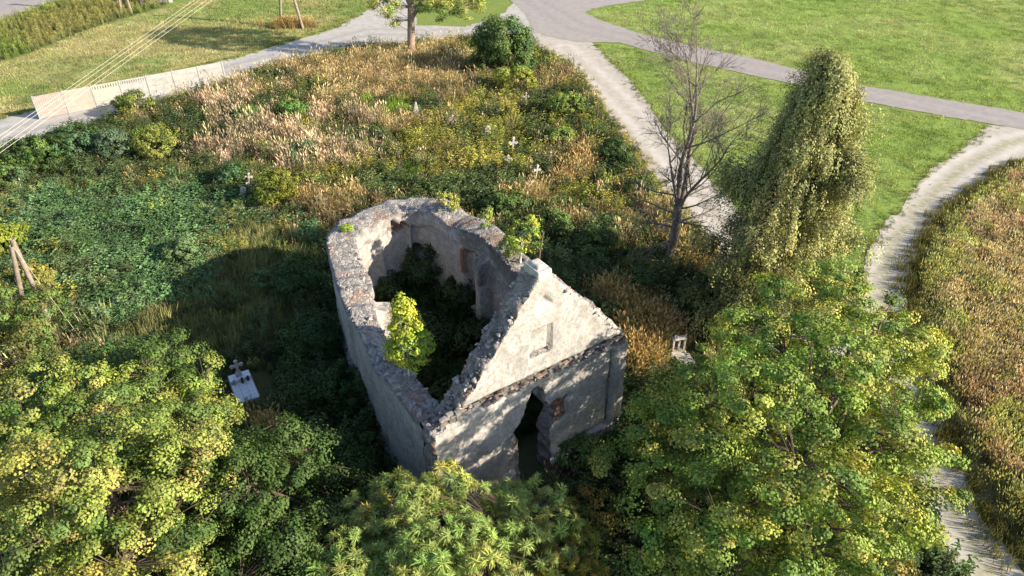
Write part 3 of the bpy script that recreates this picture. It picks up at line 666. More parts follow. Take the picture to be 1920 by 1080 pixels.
# tree with pale trunk at the top edge
b0 = on(771, 106)
make_tree('robinia_tree', b0, 'tree with pale straight trunk and loose feathery crown at the top edge beside the lane', 'tree',
          [(b0[0] + .5, b0[1] + .5, 10.5, 4.5, 4, 4.0), (b0[0] - 2.2, b0[1] - .3, 5.6, 1.5, 1.4, 1.6), (b0[0] + 3.3, b0[1], 5.3, 2.6, 1.8, 1.8), (b0[0] - 1.3, b0[1] - .7, 4.6, .8, .8, 1.3), (b0[0] + 6.0, b0[1] + .3, 5.2, 1.6, 1.5, 1.5)],
          420, .6, 90, .17, [LIM, YEL, MID], [4, 3, 2], 51, .42, BARKP, .5, fork=.42, nlimb=12, gap=.3)
b0 = on(940, 142)
make_tree('elder_tree', b0, 'dense dark green elder beside the gravel junction at the corner of the graveyard', 'tree',
          [(b0[0], b0[1] + .6, 3.2, 2.9, 2.4, 2.3), (b0[0] - 1.6, b0[1], 1.7, 1.5, 1.5, 1.4), (b0[0] + 1.8, b0[1], 1.8, 1.6, 1.5, 1.6)],
          150, .65, 95, .24, [DRK, MID, BLU, (.12, .19, .05)], [3, 3, 2, 2], 52, .15, None, .5, stems=5, nlimb=7, gap=.3)
# left foreground trees
make_tree('linden_tree', (-11.6, 14.2, 0), 'pale yellow-green tree filling the lower left corner', 'tree',
          [(-13.0, 15.4, 5.2, 3.2, 3.2, 3.1), (-11.8, 14.4, 4.6, 1.9, 2.4, 2.5), (-14.8, 17.4, 5.0, 2.5, 2.5, 2.8), (-12.8, 18.2, 4.4, 2.0, 1.7, 2.2), (-11.2, 12.4, 4.2, 1.9, 1.9, 2.2)],
          860, .42, 150, .09, [(.32, .33, .075), (.30, .30, .09), (.22, .27, .06), (.10, .16, .04)], [3, 1.5, 4, 3], 61, .22, BARK, .8, flat=.45, nlimb=16, lobes=(85, .65, 1.2), inner=.12)
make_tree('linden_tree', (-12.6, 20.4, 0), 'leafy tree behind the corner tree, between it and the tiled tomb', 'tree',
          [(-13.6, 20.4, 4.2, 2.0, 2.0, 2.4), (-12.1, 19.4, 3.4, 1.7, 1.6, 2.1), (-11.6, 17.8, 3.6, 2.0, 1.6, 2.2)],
          400, .40, 140, .092, [(.20, .25, .055), (.09, .15, .035), (.055, .10, .025)], [2, 4, 3], 62, .16, BARK, .8, nlimb=10, lobes=(34, .6, 1.1), inner=.12)  # shade on this side is put into the darker leaf colours
make_tree('hazel_tree', (-7.2, 18.0, 0), 'bushy tree right of the corner tree, shade put into its dark green leaves', 'tree',
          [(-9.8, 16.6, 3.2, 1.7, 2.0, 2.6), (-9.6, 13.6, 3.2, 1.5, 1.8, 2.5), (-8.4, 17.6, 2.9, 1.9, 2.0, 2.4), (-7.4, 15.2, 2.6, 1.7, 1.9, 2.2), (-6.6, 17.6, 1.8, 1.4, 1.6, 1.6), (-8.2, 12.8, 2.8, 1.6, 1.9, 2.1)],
          500, .42, 150, .09, [DRK, (.075, .125, .03), (.06, .105, .026)], [4, 2, 3], 63, .12, None, .8, stems=6, nlimb=8, lobes=(50, .55, 1.0), inner=.15)  # dark palette carries the shade of neighbouring trees in the leaf colour
make_tree('hazel_tree', (-14.9, 22.6, 0), 'shaded dark bush at the left edge below the wooden pole frame', 'bush',
          [(-15.4, 22.8, 2.6, 2.0, 1.8, 2.2), (-17.8, 24.0, 2.2, 2.0, 1.8, 2.0)], 130, .5, 105, .14, [DRK, MID], [3, 2], 64, .12, None, .8, stems=6, nlimb=7, gap=.34)
# narrow-leaved thicket in front of the chapel
def thicket(base, label, ells, n, seed, cols, wts):
    return make_tree('sumac_bush', base, label, 'bush', ells, int(n * 2.4), .27, 50, .2, cols, wts, seed, .04, BARK, .12, lobes=(int(n / 9), .5, .95), stems=8, nlimb=12, mode='tuft', inner=.28)
SUM = [(.24, .32, .085), (.30, .34, .09), (.17, .25, .07), (.36, .37, .08)]
thicket((-2.4, 14.6, 0), 'feathery narrow-leaved bush directly in front of the chapel corner', [(-2.5, 15.2, 3.2, 2.4, 1.8, 2.2), (-.1, 15.9, 2.6, 1.9, 1.4, 1.9), (-1.9, 13.4, 3.2, 2.4, 1.6, 2.0), (-4.0, 15.6, 2.4, 1.5, 1.5, 1.8)], 520, 71, SUM, [4, 4, 3, 1.5])
thicket((-4.6, 13.6, 0), 'feathery narrow-leaved bush left of the bush at the chapel corner', [(-4.9, 15.0, 2.4, 1.6, 1.6, 1.9), (-5.3, 13.0, 2.6, 1.6, 1.5, 1.9), (-4.2, 11.8, 2.6, 1.6, 1.3, 1.8)], 380, 72, SUM, [4, 2, 4, 1])
thicket((1.6, 14.2, 0), 'feathery bush turning yellow right of the chapel doorway foreground', [(1.6, 14.6, 1.5, 1.4, 1.9, 1.3), (.9, 12.8, 2.2, 1.6, 1.3, 1.6)], 190, 73, [(.22, .25, .05), (.30, .25, .05), (.12, .17, .04)], [3, 2, 2])

# saplings rooted on the walls
def wallpt(u, v, f=.5):
    q = G(u, v, HE)[:2]; k = int(np.argmin(np.linalg.norm(OUT + INN * (thick * f)[:, None] - q, axis=1))); o_ = thick[k] * f
    return np.array([OUT[k, 0] + INN[k, 0] * o_, OUT[k, 1] + INN[k, 1] * o_, topz[k] - .03])
b0 = wallpt(776, 702, .8)
make_tree('birch_sapling', b0, 'bright yellow-green birch sapling growing on top of the left chapel wall', 'sapling',
          [(b0[0] + .15, b0[1], b0[2] + 1.3, .85, .75, .85), (b0[0] + .1, b0[1], b0[2] + 2.2, .62, .58, .8), (b0[0], b0[1], b0[2] + 3.1, .34, .34, .7)], 140, .22, 55, .095, [(.34, .39, .045), (.27, .35, .04), (.17, .26, .035)], [4, 4, 2], 81, .03, BIRCH, .7, nlimb=6, fork=.5)
b0 = wallpt(752, 668, .75)
make_tree('birch_sapling', b0, 'tiny yellow birch shoot beside the larger sapling on the left wall', 'sapling', [(b0[0], b0[1], b0[2] + .5, .25, .25, .4)], 14, .16, 45, .09, [(.36, .36, .04)], [1], 82, .015, BIRCH, .7, nlimb=2)
b0 = wallpt(985, 486, .45)
make_tree('birch_sapling', b0, 'green birch sapling with white stem on the right chapel wall near the gable', 'sapling',
          [(b0[0] + .1, b0[1], b0[2] + 1.35, .8, .7, .85), (b0[0] + .35, b0[1] + .1, b0[2] + 1.95, .5, .45, .5)], 46, .26, 45, .11, [(.24, .32, .05), (.33, .36, .05), (.16, .24, .05)], [4, 3, 2], 83, .035, BIRCH, .7, nlimb=5, fork=.6)
b0 = wallpt(966, 478, .6)
make_tree('birch_sapling', b0, 'low leafy green shoot left of the birch sapling on the right wall', 'sapling', [(b0[0], b0[1], b0[2] + .6, .5, .45, .5)], 22, .22, 45, .1, [(.18, .27, .05), (.26, .32, .05)], [1, 1], 84, .02, BIRCH, .7, nlimb=3)
b0 = wallpt(912, 442, .5)
make_tree('birch_sapling', b0, 'slim pale green shoot on the apse rim at its right side', 'sapling', [(b0[0], b0[1], b0[2] + .7, .3, .3, .7)], 18, .18, 40, .09, [(.20, .27, .06), (.28, .32, .06)], [1, 1], 85, .015, BIRCH, .7, nlimb=3)
b0 = wallpt(838, 395, .5)
make_tree('birch_sapling', b0, 'pale green leafy tuft on the back rim of the apse', 'sapling', [(b0[0], b0[1], b0[2] + .5, .7, .5, .55)], 26, .22, 40, .1, [(.24, .27, .06), (.30, .30, .07)], [1, 1], 86, .015, BIRCH, .7, nlimb=3, gap=.3)
b0 = wallpt(646, 432, .5)
make_tree('weed_tuft', b0, 'small bright green tuft on the left rim of the apse', 'plant', [(b0[0], b0[1], b0[2] + .15, .3, .28, .22)], 16, .14, 40, .09, [(.20, .33, .03), (.28, .36, .03)], [1, 1], 87, .01, None, .4, nlimb=2, stems=2)

# shrubs of the overgrown graveyard: pixel of the foot, radius, height, colours, label
SHR = [
 (525, 382, 1.5, 2.5, [(.27, .29, .045), (.20, .24, .04)], 'bright yellow-green bush in the middle of the overgrown graveyard'),
 (300, 292, 1.7, 2.4, [(.19, .21, .045), (.13, .16, .035)], 'yellow-olive bush below the concrete fence'),
 (255, 216, 1.6, 1.9, [(.14, .17, .03), (.09, .12, .03)], 'olive bush against the middle of the concrete fence'),
 (150, 296, 2.0, 2.5, [DRK, BLU], 'dark bush left of the silvery bush near the concrete fence'),
 (225, 300, 1.4, 2.3, [(.10, .15, .085), (.08, .13, .07)], 'silvery grey-green bush between dark bushes near the fence'),
 (65, 318, 1.9, 2.3, [DRK, MID], 'dark green bush below the power lines at the left edge'),
 (15, 350, 1.6, 1.8, [MID, BLU], 'green bush at the left edge below the dark bush'),
 (465, 232, 1.2, 1.5, [(.08, .16, .035), MID], 'round green bush left of its twin among the dry reeds'),
 (545, 228, 1.3, 1.8, [(.08, .17, .035), MID], 'round green bush right of its twin among the dry reeds'),
 (580, 300, 1.0, 1.3, [(.09, .17, .08), BLU], 'blue-green bush right of the bright yellow bush'),
 (440, 345, 1.1, 1.5, [DRK, BLU], 'dark bush left of the bright yellow bush'),
 (345, 490, .9, 1.6, [(.13, .19, .08), (.10, .17, .06)], 'pale green bush standing out of the clover patch'),
 (15, 470, 1.4, 1.9, [(.20, .24, .03), (.13, .18, .03)], 'lime bush at the left edge above the pole frame'),
 (104, 655, 1.4, 3.5, [OLV, MID], 'olive bush hiding the foot of the pole frame'),
 (40, 650, 1.6, 3.7, [MID, LIM], 'green bush at the left edge hiding the strut of the pole frame'),
 (72, 548, .8, 1.5, [(.28, .25, .06), (.20, .21, .05)], 'golden bush at the foot of the pole frame'),
 (975, 176, 1.4, 2.3, [(.24, .27, .04), LIM], 'yellow-green bush in front of the dark elder'),
 (1062, 222, 1.5, 2.2, [(.15, .19, .035), MID, LIM], 'leafy bush by the wire fence posts'),
 (1050, 275, 1.1, 1.5, [LIM, MID], 'lime bush right of the white stone crosses'),
 (1150, 305, 1.2, 1.7, [DRK, (.06, .10, .03)], 'dark bush on the wire fence beside the track'),
 (1195, 372, 1.1, 1.4, [DRK, (.07, .11, .03)], 'dark bush on the fence line left of the dead tree'),
 (960, 402, 1.3, 1.6, [(.08, .13, .035), MID], 'green bush behind the apse of the chapel'),
 (1030, 452, 1.4, 1.9, [DRK, MID], 'dark bush behind the birch sapling right of the chapel'),
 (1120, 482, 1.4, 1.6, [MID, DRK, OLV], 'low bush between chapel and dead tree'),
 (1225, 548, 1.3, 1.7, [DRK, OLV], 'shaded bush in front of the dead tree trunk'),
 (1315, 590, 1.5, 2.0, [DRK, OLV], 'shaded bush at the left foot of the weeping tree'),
 (1290, 480, .9, 1.2, [(.2, .2, .05), OLV], 'olive bush right of the dead tree trunk'),
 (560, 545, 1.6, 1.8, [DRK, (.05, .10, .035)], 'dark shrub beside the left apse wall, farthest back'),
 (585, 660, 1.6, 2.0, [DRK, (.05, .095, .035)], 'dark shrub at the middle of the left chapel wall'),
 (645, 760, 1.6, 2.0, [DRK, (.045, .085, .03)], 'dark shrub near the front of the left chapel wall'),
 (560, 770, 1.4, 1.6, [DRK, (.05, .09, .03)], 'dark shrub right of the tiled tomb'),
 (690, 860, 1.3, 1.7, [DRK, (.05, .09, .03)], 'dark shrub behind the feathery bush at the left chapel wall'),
 (1075, 868, 1.1, 1.5, [MID, DRK, (.12, .17, .03)], 'green bush right of the chapel doorway'),
 (1180, 870, 1.3, 1.6, [DRK, (.09, .13, .03)], 'dark bush under the maple right of the chapel front'),
 (915, 935, .9, 1.1, [MID, LIM], 'low bush at the foot of the chapel front left of the doorway'),
 (500, 870, .9, 1.2, [(.28, .25, .04), OLV], 'golden bush between the dark tree and the feathery bush'),
 (1110, 985, 1.1, 1.5, [(.24, .2, .05), OLV, MID], 'yellowing bush at the bottom edge left of the maple'),
]
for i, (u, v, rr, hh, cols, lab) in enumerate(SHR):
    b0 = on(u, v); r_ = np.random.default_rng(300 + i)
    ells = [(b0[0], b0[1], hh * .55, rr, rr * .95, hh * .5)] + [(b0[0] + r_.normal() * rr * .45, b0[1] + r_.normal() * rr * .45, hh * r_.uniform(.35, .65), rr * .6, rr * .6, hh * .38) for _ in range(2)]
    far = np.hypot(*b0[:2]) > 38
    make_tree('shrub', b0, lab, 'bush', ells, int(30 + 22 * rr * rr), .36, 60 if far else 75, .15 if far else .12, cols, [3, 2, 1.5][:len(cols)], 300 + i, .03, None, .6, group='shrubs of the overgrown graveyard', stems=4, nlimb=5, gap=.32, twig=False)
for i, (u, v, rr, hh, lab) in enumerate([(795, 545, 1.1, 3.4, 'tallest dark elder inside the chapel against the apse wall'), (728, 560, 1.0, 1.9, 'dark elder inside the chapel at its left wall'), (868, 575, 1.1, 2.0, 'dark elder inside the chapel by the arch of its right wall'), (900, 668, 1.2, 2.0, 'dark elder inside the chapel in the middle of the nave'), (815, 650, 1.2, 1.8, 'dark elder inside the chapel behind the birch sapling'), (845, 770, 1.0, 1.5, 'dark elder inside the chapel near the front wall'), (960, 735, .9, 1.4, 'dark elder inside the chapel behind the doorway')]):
    b0 = on(u, v); make_tree('elder_bush', b0, lab, 'bush', [(b0[0], b0[1], hh * .5, rr, rr, hh * .48)], int(40 + 25 * rr * rr), .36, 70, .14, [(.03, .055, .018), (.04, .07, .022)], [1, 1], 400 + i, .03, None, .6, group='elder bushes inside the ruin', stems=4, nlimb=4, gap=.3, twig=False)  # leaf colours darkened to carry the shade inside the nave
b0 = on(272, 6); make_tree('shrub', b0, 'reddish-leaved shrub at the top edge beside the low white wall', 'bush', [(b0[0], b0[1], 1.1, 1.6, 1.2, 1.1)], 70, .4, 50, .2, [(.28, .13, .08), (.22, .17, .08)], [1, 1], 390, .03, None, .6, group='shrubs of the overgrown graveyard', stems=3, nlimb=3, twig=False)

# ------------------------------------------------------------------ graves
def rotz(a): return Matrix.Rotation(a, 3, 'Z')
def cross_mb(m, h, wd, t, arm=.62, z0=0., trefoil=False):
    cw = wd * .30; m.box((0, 0, z0 + h / 2), (cw, t, h), None, .9)
    m.box((-(wd + cw) / 4 - .001, 0, z0 + h * arm), ((wd - cw) / 2, t * .96, cw)); m.box(((wd + cw) / 4 + .001, 0, z0 + h * arm), ((wd - cw) / 2, t * .96, cw))
    if trefoil:
        for x, z in ((-wd / 2, h * arm), (wd / 2, h * arm), (0, h)):
            m.prism([(x + cw * .72 * math.cos(k * .785), z0 + z + cw * .72 * math.sin(k * .785)) for k in range(8)], -t * .56, t * .56, 'y')
def grave_cross(u, v, label, h=1.1, wd=.62, tilt=(0, 0), rz=.3, mat=None, ped=.2, base=.25):
    h *= .66; wd *= .68
    b0 = on(u, v); t = empty('grave_cross', b0, label, 'grave cross', 'stone crosses in the graveyard', rz)
    MB().box((0, 0, base / 2), (.55, .4, base), None, .85).box((0, 0, base + ped / 2), (.36, .28, ped), None, .8).build('plinth', GRAVEGR, t, bevel=.02)
    m = MB(); cross_mb(m, h, wd, .13, .62, base + ped - .02, True); o = m.build('cross', mat or GRAVEST, t, bevel=.012); o.rotation_euler = (tilt[0], tilt[1], 0)
    return t
grave_cross(847, 244, 'white stone cross left of the other crosses in the golden weeds', 1.2, .66, (.05, .1), .2)
grave_cross(960, 292, 'largest white stone cross in the middle of the graveyard', 1.5, .8, (-.05, .10), .25)
grave_cross(954, 320, 'white stone cross just below the largest cross', 1.15, .66, (0, -.04), .1)
grave_cross(1003, 342, 'slender white cross right of the other crosses', 1.35, .66, (.05, .12), .5)
grave_cross(613, 396, 'broken pale cross near the left rim of the apse', 1.0, .75, (-.1, -.28), .6)
grave_cross(985, 200, 'faint grey cross among the dark weeds below the elder', 1.2, .6, (0, .05), 0, GRAVEGR)
grave_cross(466, 352, 'small weathered cross left of the bright yellow bush', 1.0, .55, (0, .2), .3)
def headstone(u, v, label, wd, h, t, rz=0, tilt=(0, 0), top='round', mat=None):
    b0 = on(u, v); o = empty('headstone', b0, label, 'gravestone', 'weathered gravestones', rz); m = MB()
    pts = [(-wd / 2, .2), (wd / 2, .2)]
    if top == 'round': pts += [(wd / 2 * math.cos(a), h - wd / 2 + wd / 2 * math.sin(a)) for a in np.linspace(0, math.pi, 9)]
    elif top == 'point': pts += [(wd * .36, h * .7), (wd * .12, h), (-wd * .12, h), (-wd * .36, h * .7)]
    else: pts += [(wd / 2, h * .8), (wd * .2, h), (-wd * .1, h * .86), (-wd / 2, h * .9)]
    s = m.prism(pts, -t / 2, t / 2, 'y').build('stone', mat or GRAVEST, o, bevel=.015); s.rotation_euler = (tilt[0], tilt[1], 0)
    MB().box((0, 0, .11), (wd * 1.35, t * 2.2, .22), None, .9).build('plinth', GRAVEGR, o, bevel=.02); return o
headstone(780, 224, 'white pointed gravestone standing alone in the golden grass', .5, 1.5, .35, .2, (0, .06), 'point')
headstone(914, 262, 'grey slim gravestone left of the largest cross', .45, 1.2, .18, .1, (.05, .03), 'round', GRAVEGR)
headstone(996, 358, 'leaning broken gravestone below the slender cross', .6, .8, .2, .4, (-.3, .2), 'broken')
headstone(937, 218, 'small pale gravestone half hidden above the crosses', .5, .8, .2, .3, (.1, -.1), 'broken')
headstone(543, 382, 'low pale gravestone under the bright yellow bush', .5, .7, .2, .2, (0, .1), 'round')
headstone(454, 372, 'small leaning white stone at the edge of the clover', .4, .9, .15, .2, (0, .3), 'round')
# tiled tomb
hd = (G(436, 708, .35) + G(459, 699, .35)) / 2; ft = (G(450, 756, .35) + G(483, 744, .35)) / 2; ax = unit((ft - hd) * [1, 1, 0]); LN = float(np.linalg.norm((ft - hd)[:2])); wd = .98
tomb = empty('tiled_tomb', hd * [1, 1, 0], 'tomb with pale blue tiled slab and stone cross left of the chapel', 'tomb', None, math.atan2(ax[1], ax[0]))
tbase = MB().box((LN / 2, 0, .16), (LN + .06, wd + .06, .32)).build('base', GRAVEGR, tomb, bevel=.02)
for i in range(5):
    for j in range(3):
        x0 = .55 + i * (LN - .55) / 5; l_ = (LN - .55) / 5; MB().box((x0 + l_ / 2, (j - 1) * wd / 3, .338), (l_ - .02, wd / 3 - .02, .035)).build('tile', TILEM, tbase)
MB().box((.26, 0, .42), (.5, wd, .2)).build('head_block', TILEM, tomb, bevel=.015)
m = MB(); m.box((0, 0, .12), (.3, .22, .24), None, .8); cross_mb(m, .66, .44, .10, .64, .2, True); c_ = m.build('cross', GRAVEST, tomb, bevel=.012); c_.location = (.24, 0, .52); c_.rotation_euler = (0, 0, R(90))
for y, x, h in ((-.30, .62, .3), (.05, .66, .34), (.32, .6, .28)):
    m = MB(); m.tube([(x, y, .35), (x, y, .40), (x, y, .35 + h * .7), (x, y, .35 + h)], [.05, .075, .065, .035], 8); m.build('grave_lantern', GRAVEST if y < 0 else DARKP, tomb)
# monument right of the chapel
b0 = on(1268, 668); mon = empty('grave_monument', b0, 'white grave monument with carved dark panels and slab right of the chapel', 'gravestone', None, R(14)); mon.scale = (.66, .66, .66)
MB().box((0, 0, .3), (1.25, .7, .6), None, .95).build('plinth', GRAVEGR, mon, bevel=.02)
m = MB()
for x0, x1 in ((-.52, -.38), (-.07, .07), (.38, .52)): m.box(((x0 + x1) / 2, 0, 1.15), (x1 - x0, .30, 1.1))
m.box((0, 0, 1.76), (1.14, .36, .14)); m.box((-.225, 0, .68), (.31, .28, .16)); m.box((.225, 0, .68), (.31, .28, .16)); m.box((-.3, 0, 1.95), (.34, .26, .26), None, .6)
m.build('frame', GRAVEST, mon, bevel=.012)
for x in (-.225, .225):
    MB().box((x, .06, 1.22), (.305, .06, .94)).build('carved_panel', STONE, mon); MB().box((x, .018, 1.2), (.16, .03, .66)).build('inscription_plate', DARKP, mon.children[-1])
MB().box((.25, -1.25, .3), (1.2, 1.9, .25)).build('slab', GRAVEST, mon, bevel=.03)
MB().box((.25, -1.25, .1), (1.35, 2.05, .18)).build('kerb', GRAVEGR, mon, bevel=.02)

# ------------------------------------------------------------------ concrete fence with posts and plates
f0 = G(424, 155); f1 = G(76, 224); fa = unit(f1 - f0); NB = 7; bl = float(np.linalg.norm(f1 - f0)) / NB
fence = empty('concrete_fence', f0, 'pale precast concrete fence with coloured bays along the gravel lane', 'fence', None, math.atan2(fa[1], fa[0]))
for i in range(NB + 1): MB().box((i * bl, 0, 1.03), (.13, .15, 2.06), None, .95).build('post', CONC, fence, bevel=.01)
def plate(bay, row, mt, slots=0):
    x0 = bay * bl + .07; x1 = (bay + 1) * bl - .07; z0 = .06 + row * .485; z1 = z0 + .475; m = MB()
    if not slots: m.box(((x0 + x1) / 2, 0, (z0 + z1) / 2), (x1 - x0, .06, z1 - z0))
    else:
        m.box(((x0 + x1) / 2, 0, z0 + .05), (x1 - x0, .06, .10)); m.box(((x0 + x1) / 2, 0, z1 - .05), (x1 - x0, .06, .10))
        for k in range(slots): m.box((x0 + (k + .5) * (x1 - x0) / slots, 0, (z0 + z1) / 2), ((x1 - x0) / slots * .58, .055, z1 - z0 - .2))
    m.build('panel', mt, fence, bevel=0 if slots else .008)
for bay in range(NB):
    for row in range(4):
        mt = [CONC, CONC, CONC, CONC, CONCP, CONCO, CONCR][bay]; sl = 0
        if bay == 3 and row == 3: sl = 11
        if bay == 4 and row == 3: sl = 10
        plate(bay, row, mt, sl)
    if bay in (5, 6):
        for k in range(13):
            MB().box((bay * bl + .12 + k * (bl - .24) / 12, .034, 1.22), (.055, .03, 1.3)).build('rib', CONCP, fence)
m = MB()
for k in range(9):
    a = math.pi * (.12 + .76 * k / 8); m.box((2.5 * bl + .55 * math.cos(a), .034, 1.15 + .28 * math.sin(a)), (.10, .012, .05), Matrix.Rotation(-(a - 1.57), 3, 'Y'))
    m.box((2.5 * bl + .62 * math.cos(a), .034, 1.18 - .20 * math.sin(a)), (.10, .012, .06), Matrix.Rotation((a - 1.57), 3, 'Y'))
m.build('ornament', simple('dark_relief', (.2, .2, .19), (.28, .27, .26), 5), fence)

# wire fence along the track
wf = [(1031, 128), (1062, 150), (1092, 190), (1119, 228), (1127, 246), (1165, 300), (1205, 352), (1240, 400), (1282, 450)]
W0 = on(*wf[0]); wfence = empty('wire_fence', W0, 'rusty wire fence with thin steel posts along the dirt track', 'fence')
hs = [1.2, 1.3, 1.75, 1.75, 1.5, 1.4, 1.4, 1.4, 1.4]; pp = [on(*q) for q in wf]
for q, h in zip(pp, hs): MB().tube([q - W0, q - W0 + [.02, 0, h]], [.05, .045], 6).build('post', RUST, wfence)
for z in (.45, .85, 1.2):
    m = MB(); m.tube([q - W0 + [0, 0, z + .02 * math.sin(i * 3)] for i, q in enumerate(pp)], .011, 4); m.build('wire', RUST, wfence)

# ------------------------------------------------------------------ poles and power lines
def aframe(u1, v1, u2, v2, h, label, arm=True, grp=None, lean=0):
    p1, p2 = on(u1, v1), on(u2, v2); c_ = (p1 + p2) / 2; o = empty('wooden_power_pole', c_, label, 'power pole', grp)
    a = p1 - c_; b_ = p2 - c_; tp = np.array([a[0] * .5 + b_[0] * .5, a[1] * .5 + b_[1] * .5, h])
    MB().tube([a, a * .3 + tp * .7, tp + unit(a) * .12 + [0, 0, .1]], [.16, .14, .12], 10).build('pole', POLEW, o, True)
    MB().tube([b_, b_ * .3 + tp * .7, tp + unit(b_) * .12], [.16, .14, .12], 10).build('pole', POLEW, o, True)
    if arm:
        arm_ = MB().box((tp[0], tp[1] - .14, h - .25), (2.0, .10, .12)).build('crossarm', POLEW, o, bevel=.01)
        for x in (-.85, -.3, .3, .85): MB().tube([(tp[0] + x, tp[1] - .14, h - .18), (tp[0] + x, tp[1] - .14, h - .05), (tp[0] + x, tp[1] - .14, h)], [.03, .06, .04], 8).build('insulator', GRAVEST, arm_, True)
    return o, c_ + tp
_, PT = aframe(527, 46, 568, 54, 8.6, 'two-legged wooden power pole standing in a tuft of dry grass behind the lane')
aframe(229, 27, 247, 24, 8.0, 'two-legged wooden pole farther back near the reddish shrub')
for i, x in enumerate((-.85, -.3, .3, .85)):
    p0 = PT + [x, -.14, 0]; e0 = G(-2, [256, 264, 278, 288][i], 8.0); d = e0 - p0; p1 = p0 + d * 1.7
    n = 24; k = np.linspace(0, 1, n)[:, None]; pts = p0 + k * (p1 - p0); pts[:, 2] = p0[2] + (e0[2] - p0[2]) * np.minimum(k[:, 0] * 1.7, 1.7) * 1.0 - .0
    o = MB().tube(pts - p0, .010, 5).build('power_line', WIREM, None, True); o.location = p0
    tag(o, 'pale power line over the concrete fence, ' + ['uppermost of the four', 'second from the top', 'third from the top', 'lowest of the four'][i], 'power line', 'power lines')
t6 = G(22, 448, 6.0); o = empty('wooden_pole_frame', t6 * [1, 1, 0], 'short leaning timber pole with strut forming a letter A at the left edge', 'pole')
MB().tube([(0, 0, 0), (0, 0, 3), (0, 0, 6.0)], [.14, .13, .11], 10).build('pole', POLEW, o, True)
MB().tube([(-1.3, -.3, 0), (-.65, -.15, 2.9), (-.06, -.14, 5.7)], [.13, .12, .10], 10).build('strut', POLEW, o, True)
MB().tube([(1.7, -.5, 0), (.04, -.16, 5.6)], [.009, .009], 5).build('stay_wire', WIREM, o)
# low wall at the very top edge
b0 = on(300, 6); lw = empty('garden_wall', b0, 'low white wall with square post at the top edge', 'wall', None, R(18))
MB().box((-.6, 0, .4), (3.4, .25, .8)).build('wall', CONC, lw, bevel=.02); MB().box((1.3, 0, .6), (.45, .45, 1.2)).build('post', LIME, lw, bevel=.02); MB().box((1.3, 0, 1.25), (.58, .58, .12)).build('cap', CONC, lw, bevel=.02)

# ------------------------------------------------------------------ ground cover (uncountable): instanced tufts
SRC = {}
def src_obj(kind, i, V, F, C):
    me = bpy.data.meshes.new(kind); me.from_pydata([tuple(v) for v in V], [], F); me.update()
    a = me.attributes.new('col', 'FLOAT_COLOR', 'POINT'); a.data.foreach_set('color', np.concatenate([np.asarray(C, np.float32), np.ones((len(C), 1), np.float32)], 1).ravel())
    me.materials.append(COVER); o = bpy.data.objects.new('%s_source_%d' % (kind, i), me)
    if kind not in SRC: SRC[kind] = bpy.data.collections.new(kind + '_sources')
    SRC[kind].objects.link(o)
def grass_src(kind, var, nb, h, spread, wd, bend, head=None, hw=2.2):
    for v in range(var):
        r = np.random.default_rng(hash(kind) % 1000 + v if False else sum(map(ord, kind)) + v * 17); V = []; F = []; C = []
        for b in range(nb):
            a = r.uniform(0, 6.283); q = spread * math.sqrt(r.random()); p = np.array([math.cos(a) * q, math.sin(a) * q, 0]); hh = h * r.uniform(.6, 1.15)
            a2 = r.uniform(0, 6.283); dr = np.array([math.cos(a2), math.sin(a2), 0]) * .7 + np.array([-.35, .15, 0]); sd_ = np.array([-math.sin(a2 + .6), math.cos(a2 + .6), 0]) * wd
            m_ = p + [0, 0, hh * .55] + dr * bend * hh * .25; t = p + [0, 0, hh] + dr * bend * hh * .8; n = len(V); tone = r.uniform(.75, 1.2)
            V += [p - sd_, p + sd_, m_ + sd_ * .8, m_ - sd_ * .8, t]; F += [(n, n + 1, n + 2, n + 3), (n + 3, n + 2, n + 4)]; C += [np.ones(3) * tone * (.8 if head else 1)] * 5
            if head and r.random() < .75:
                n = len(V); hd_ = unit(t - m_); L = hh * .2; s2 = sd_ * hw; V += [t - hd_ * L * .2, t + hd_ * L * .4 + s2, t + hd_ * L, t + hd_ * L * .4 - s2]; F += [(n, n + 1, n + 2, n + 3)]; C += [np.array(head) * tone] * 4
        src_obj(kind, v, V, F, C)
def leafy_src(kind, var, nst, h, spread, nl, ls, up=.5, asp=.55, topc=None):
    for v in range(var):
        r = np.random.default_rng(sum(map(ord, kind)) + v * 31); V = []; F = []; C = []
        for s in range(nst):
            a = r.uniform(0, 6.283); q = spread * math.sqrt(r.random()); p = np.array([math.cos(a) * q, math.sin(a) * q, 0]); hh = h * r.uniform(.6, 1.1) * (1 - .3 * q / spread); ln = np.array([math.cos(a), math.sin(a), 0]) * .18 * hh
            for l in range(nl):
                t = .2 + .8 * (l + r.random()) / nl; c = p + ln * t + [0, 0, hh * t]; a3 = l * 2.4 + r.random(); S = ls * (1.15 - .45 * t) * r.uniform(.75, 1.2)
                d = np.array([math.cos(a3), math.sin(a3), r.uniform(-.35, .5)]); d = d / np.linalg.norm(d); N = unit(np.array([-d[0] * .4, -d[1] * .4, 1.]) + r.normal(size=3) * .3); b = np.cross(N, d) * S * asp * .5; n = len(V)
                V += [c, c + d * S * .5 + b + N * .02, c + d * S - N * S * .12, c + d * S * .5 - b + N * .02]; F += [(n, n + 1, n + 2, n + 3)]; tone = r.uniform(.75, 1.25)
                cc = np.ones(3) * tone
                if topc and t > .85: cc = np.array(topc) * tone
                C += [cc] * 4
        src_obj(kind, v, V, F, C)
grass_src('dry_reed_grass', 4, 16, 1.25, .28, .014, .38, (1.5, 1.35, 1.25), 2.4)
grass_src('golden_grass', 4, 26, .85, .30, .013, .75, (1.2, 1.1, 1.0), 1.8)
grass_src('meadow_grass', 4, 26, .50, .34, .014, .55)
grass_src('vivid_sedge', 3, 30, .75, .30, .016, .5)
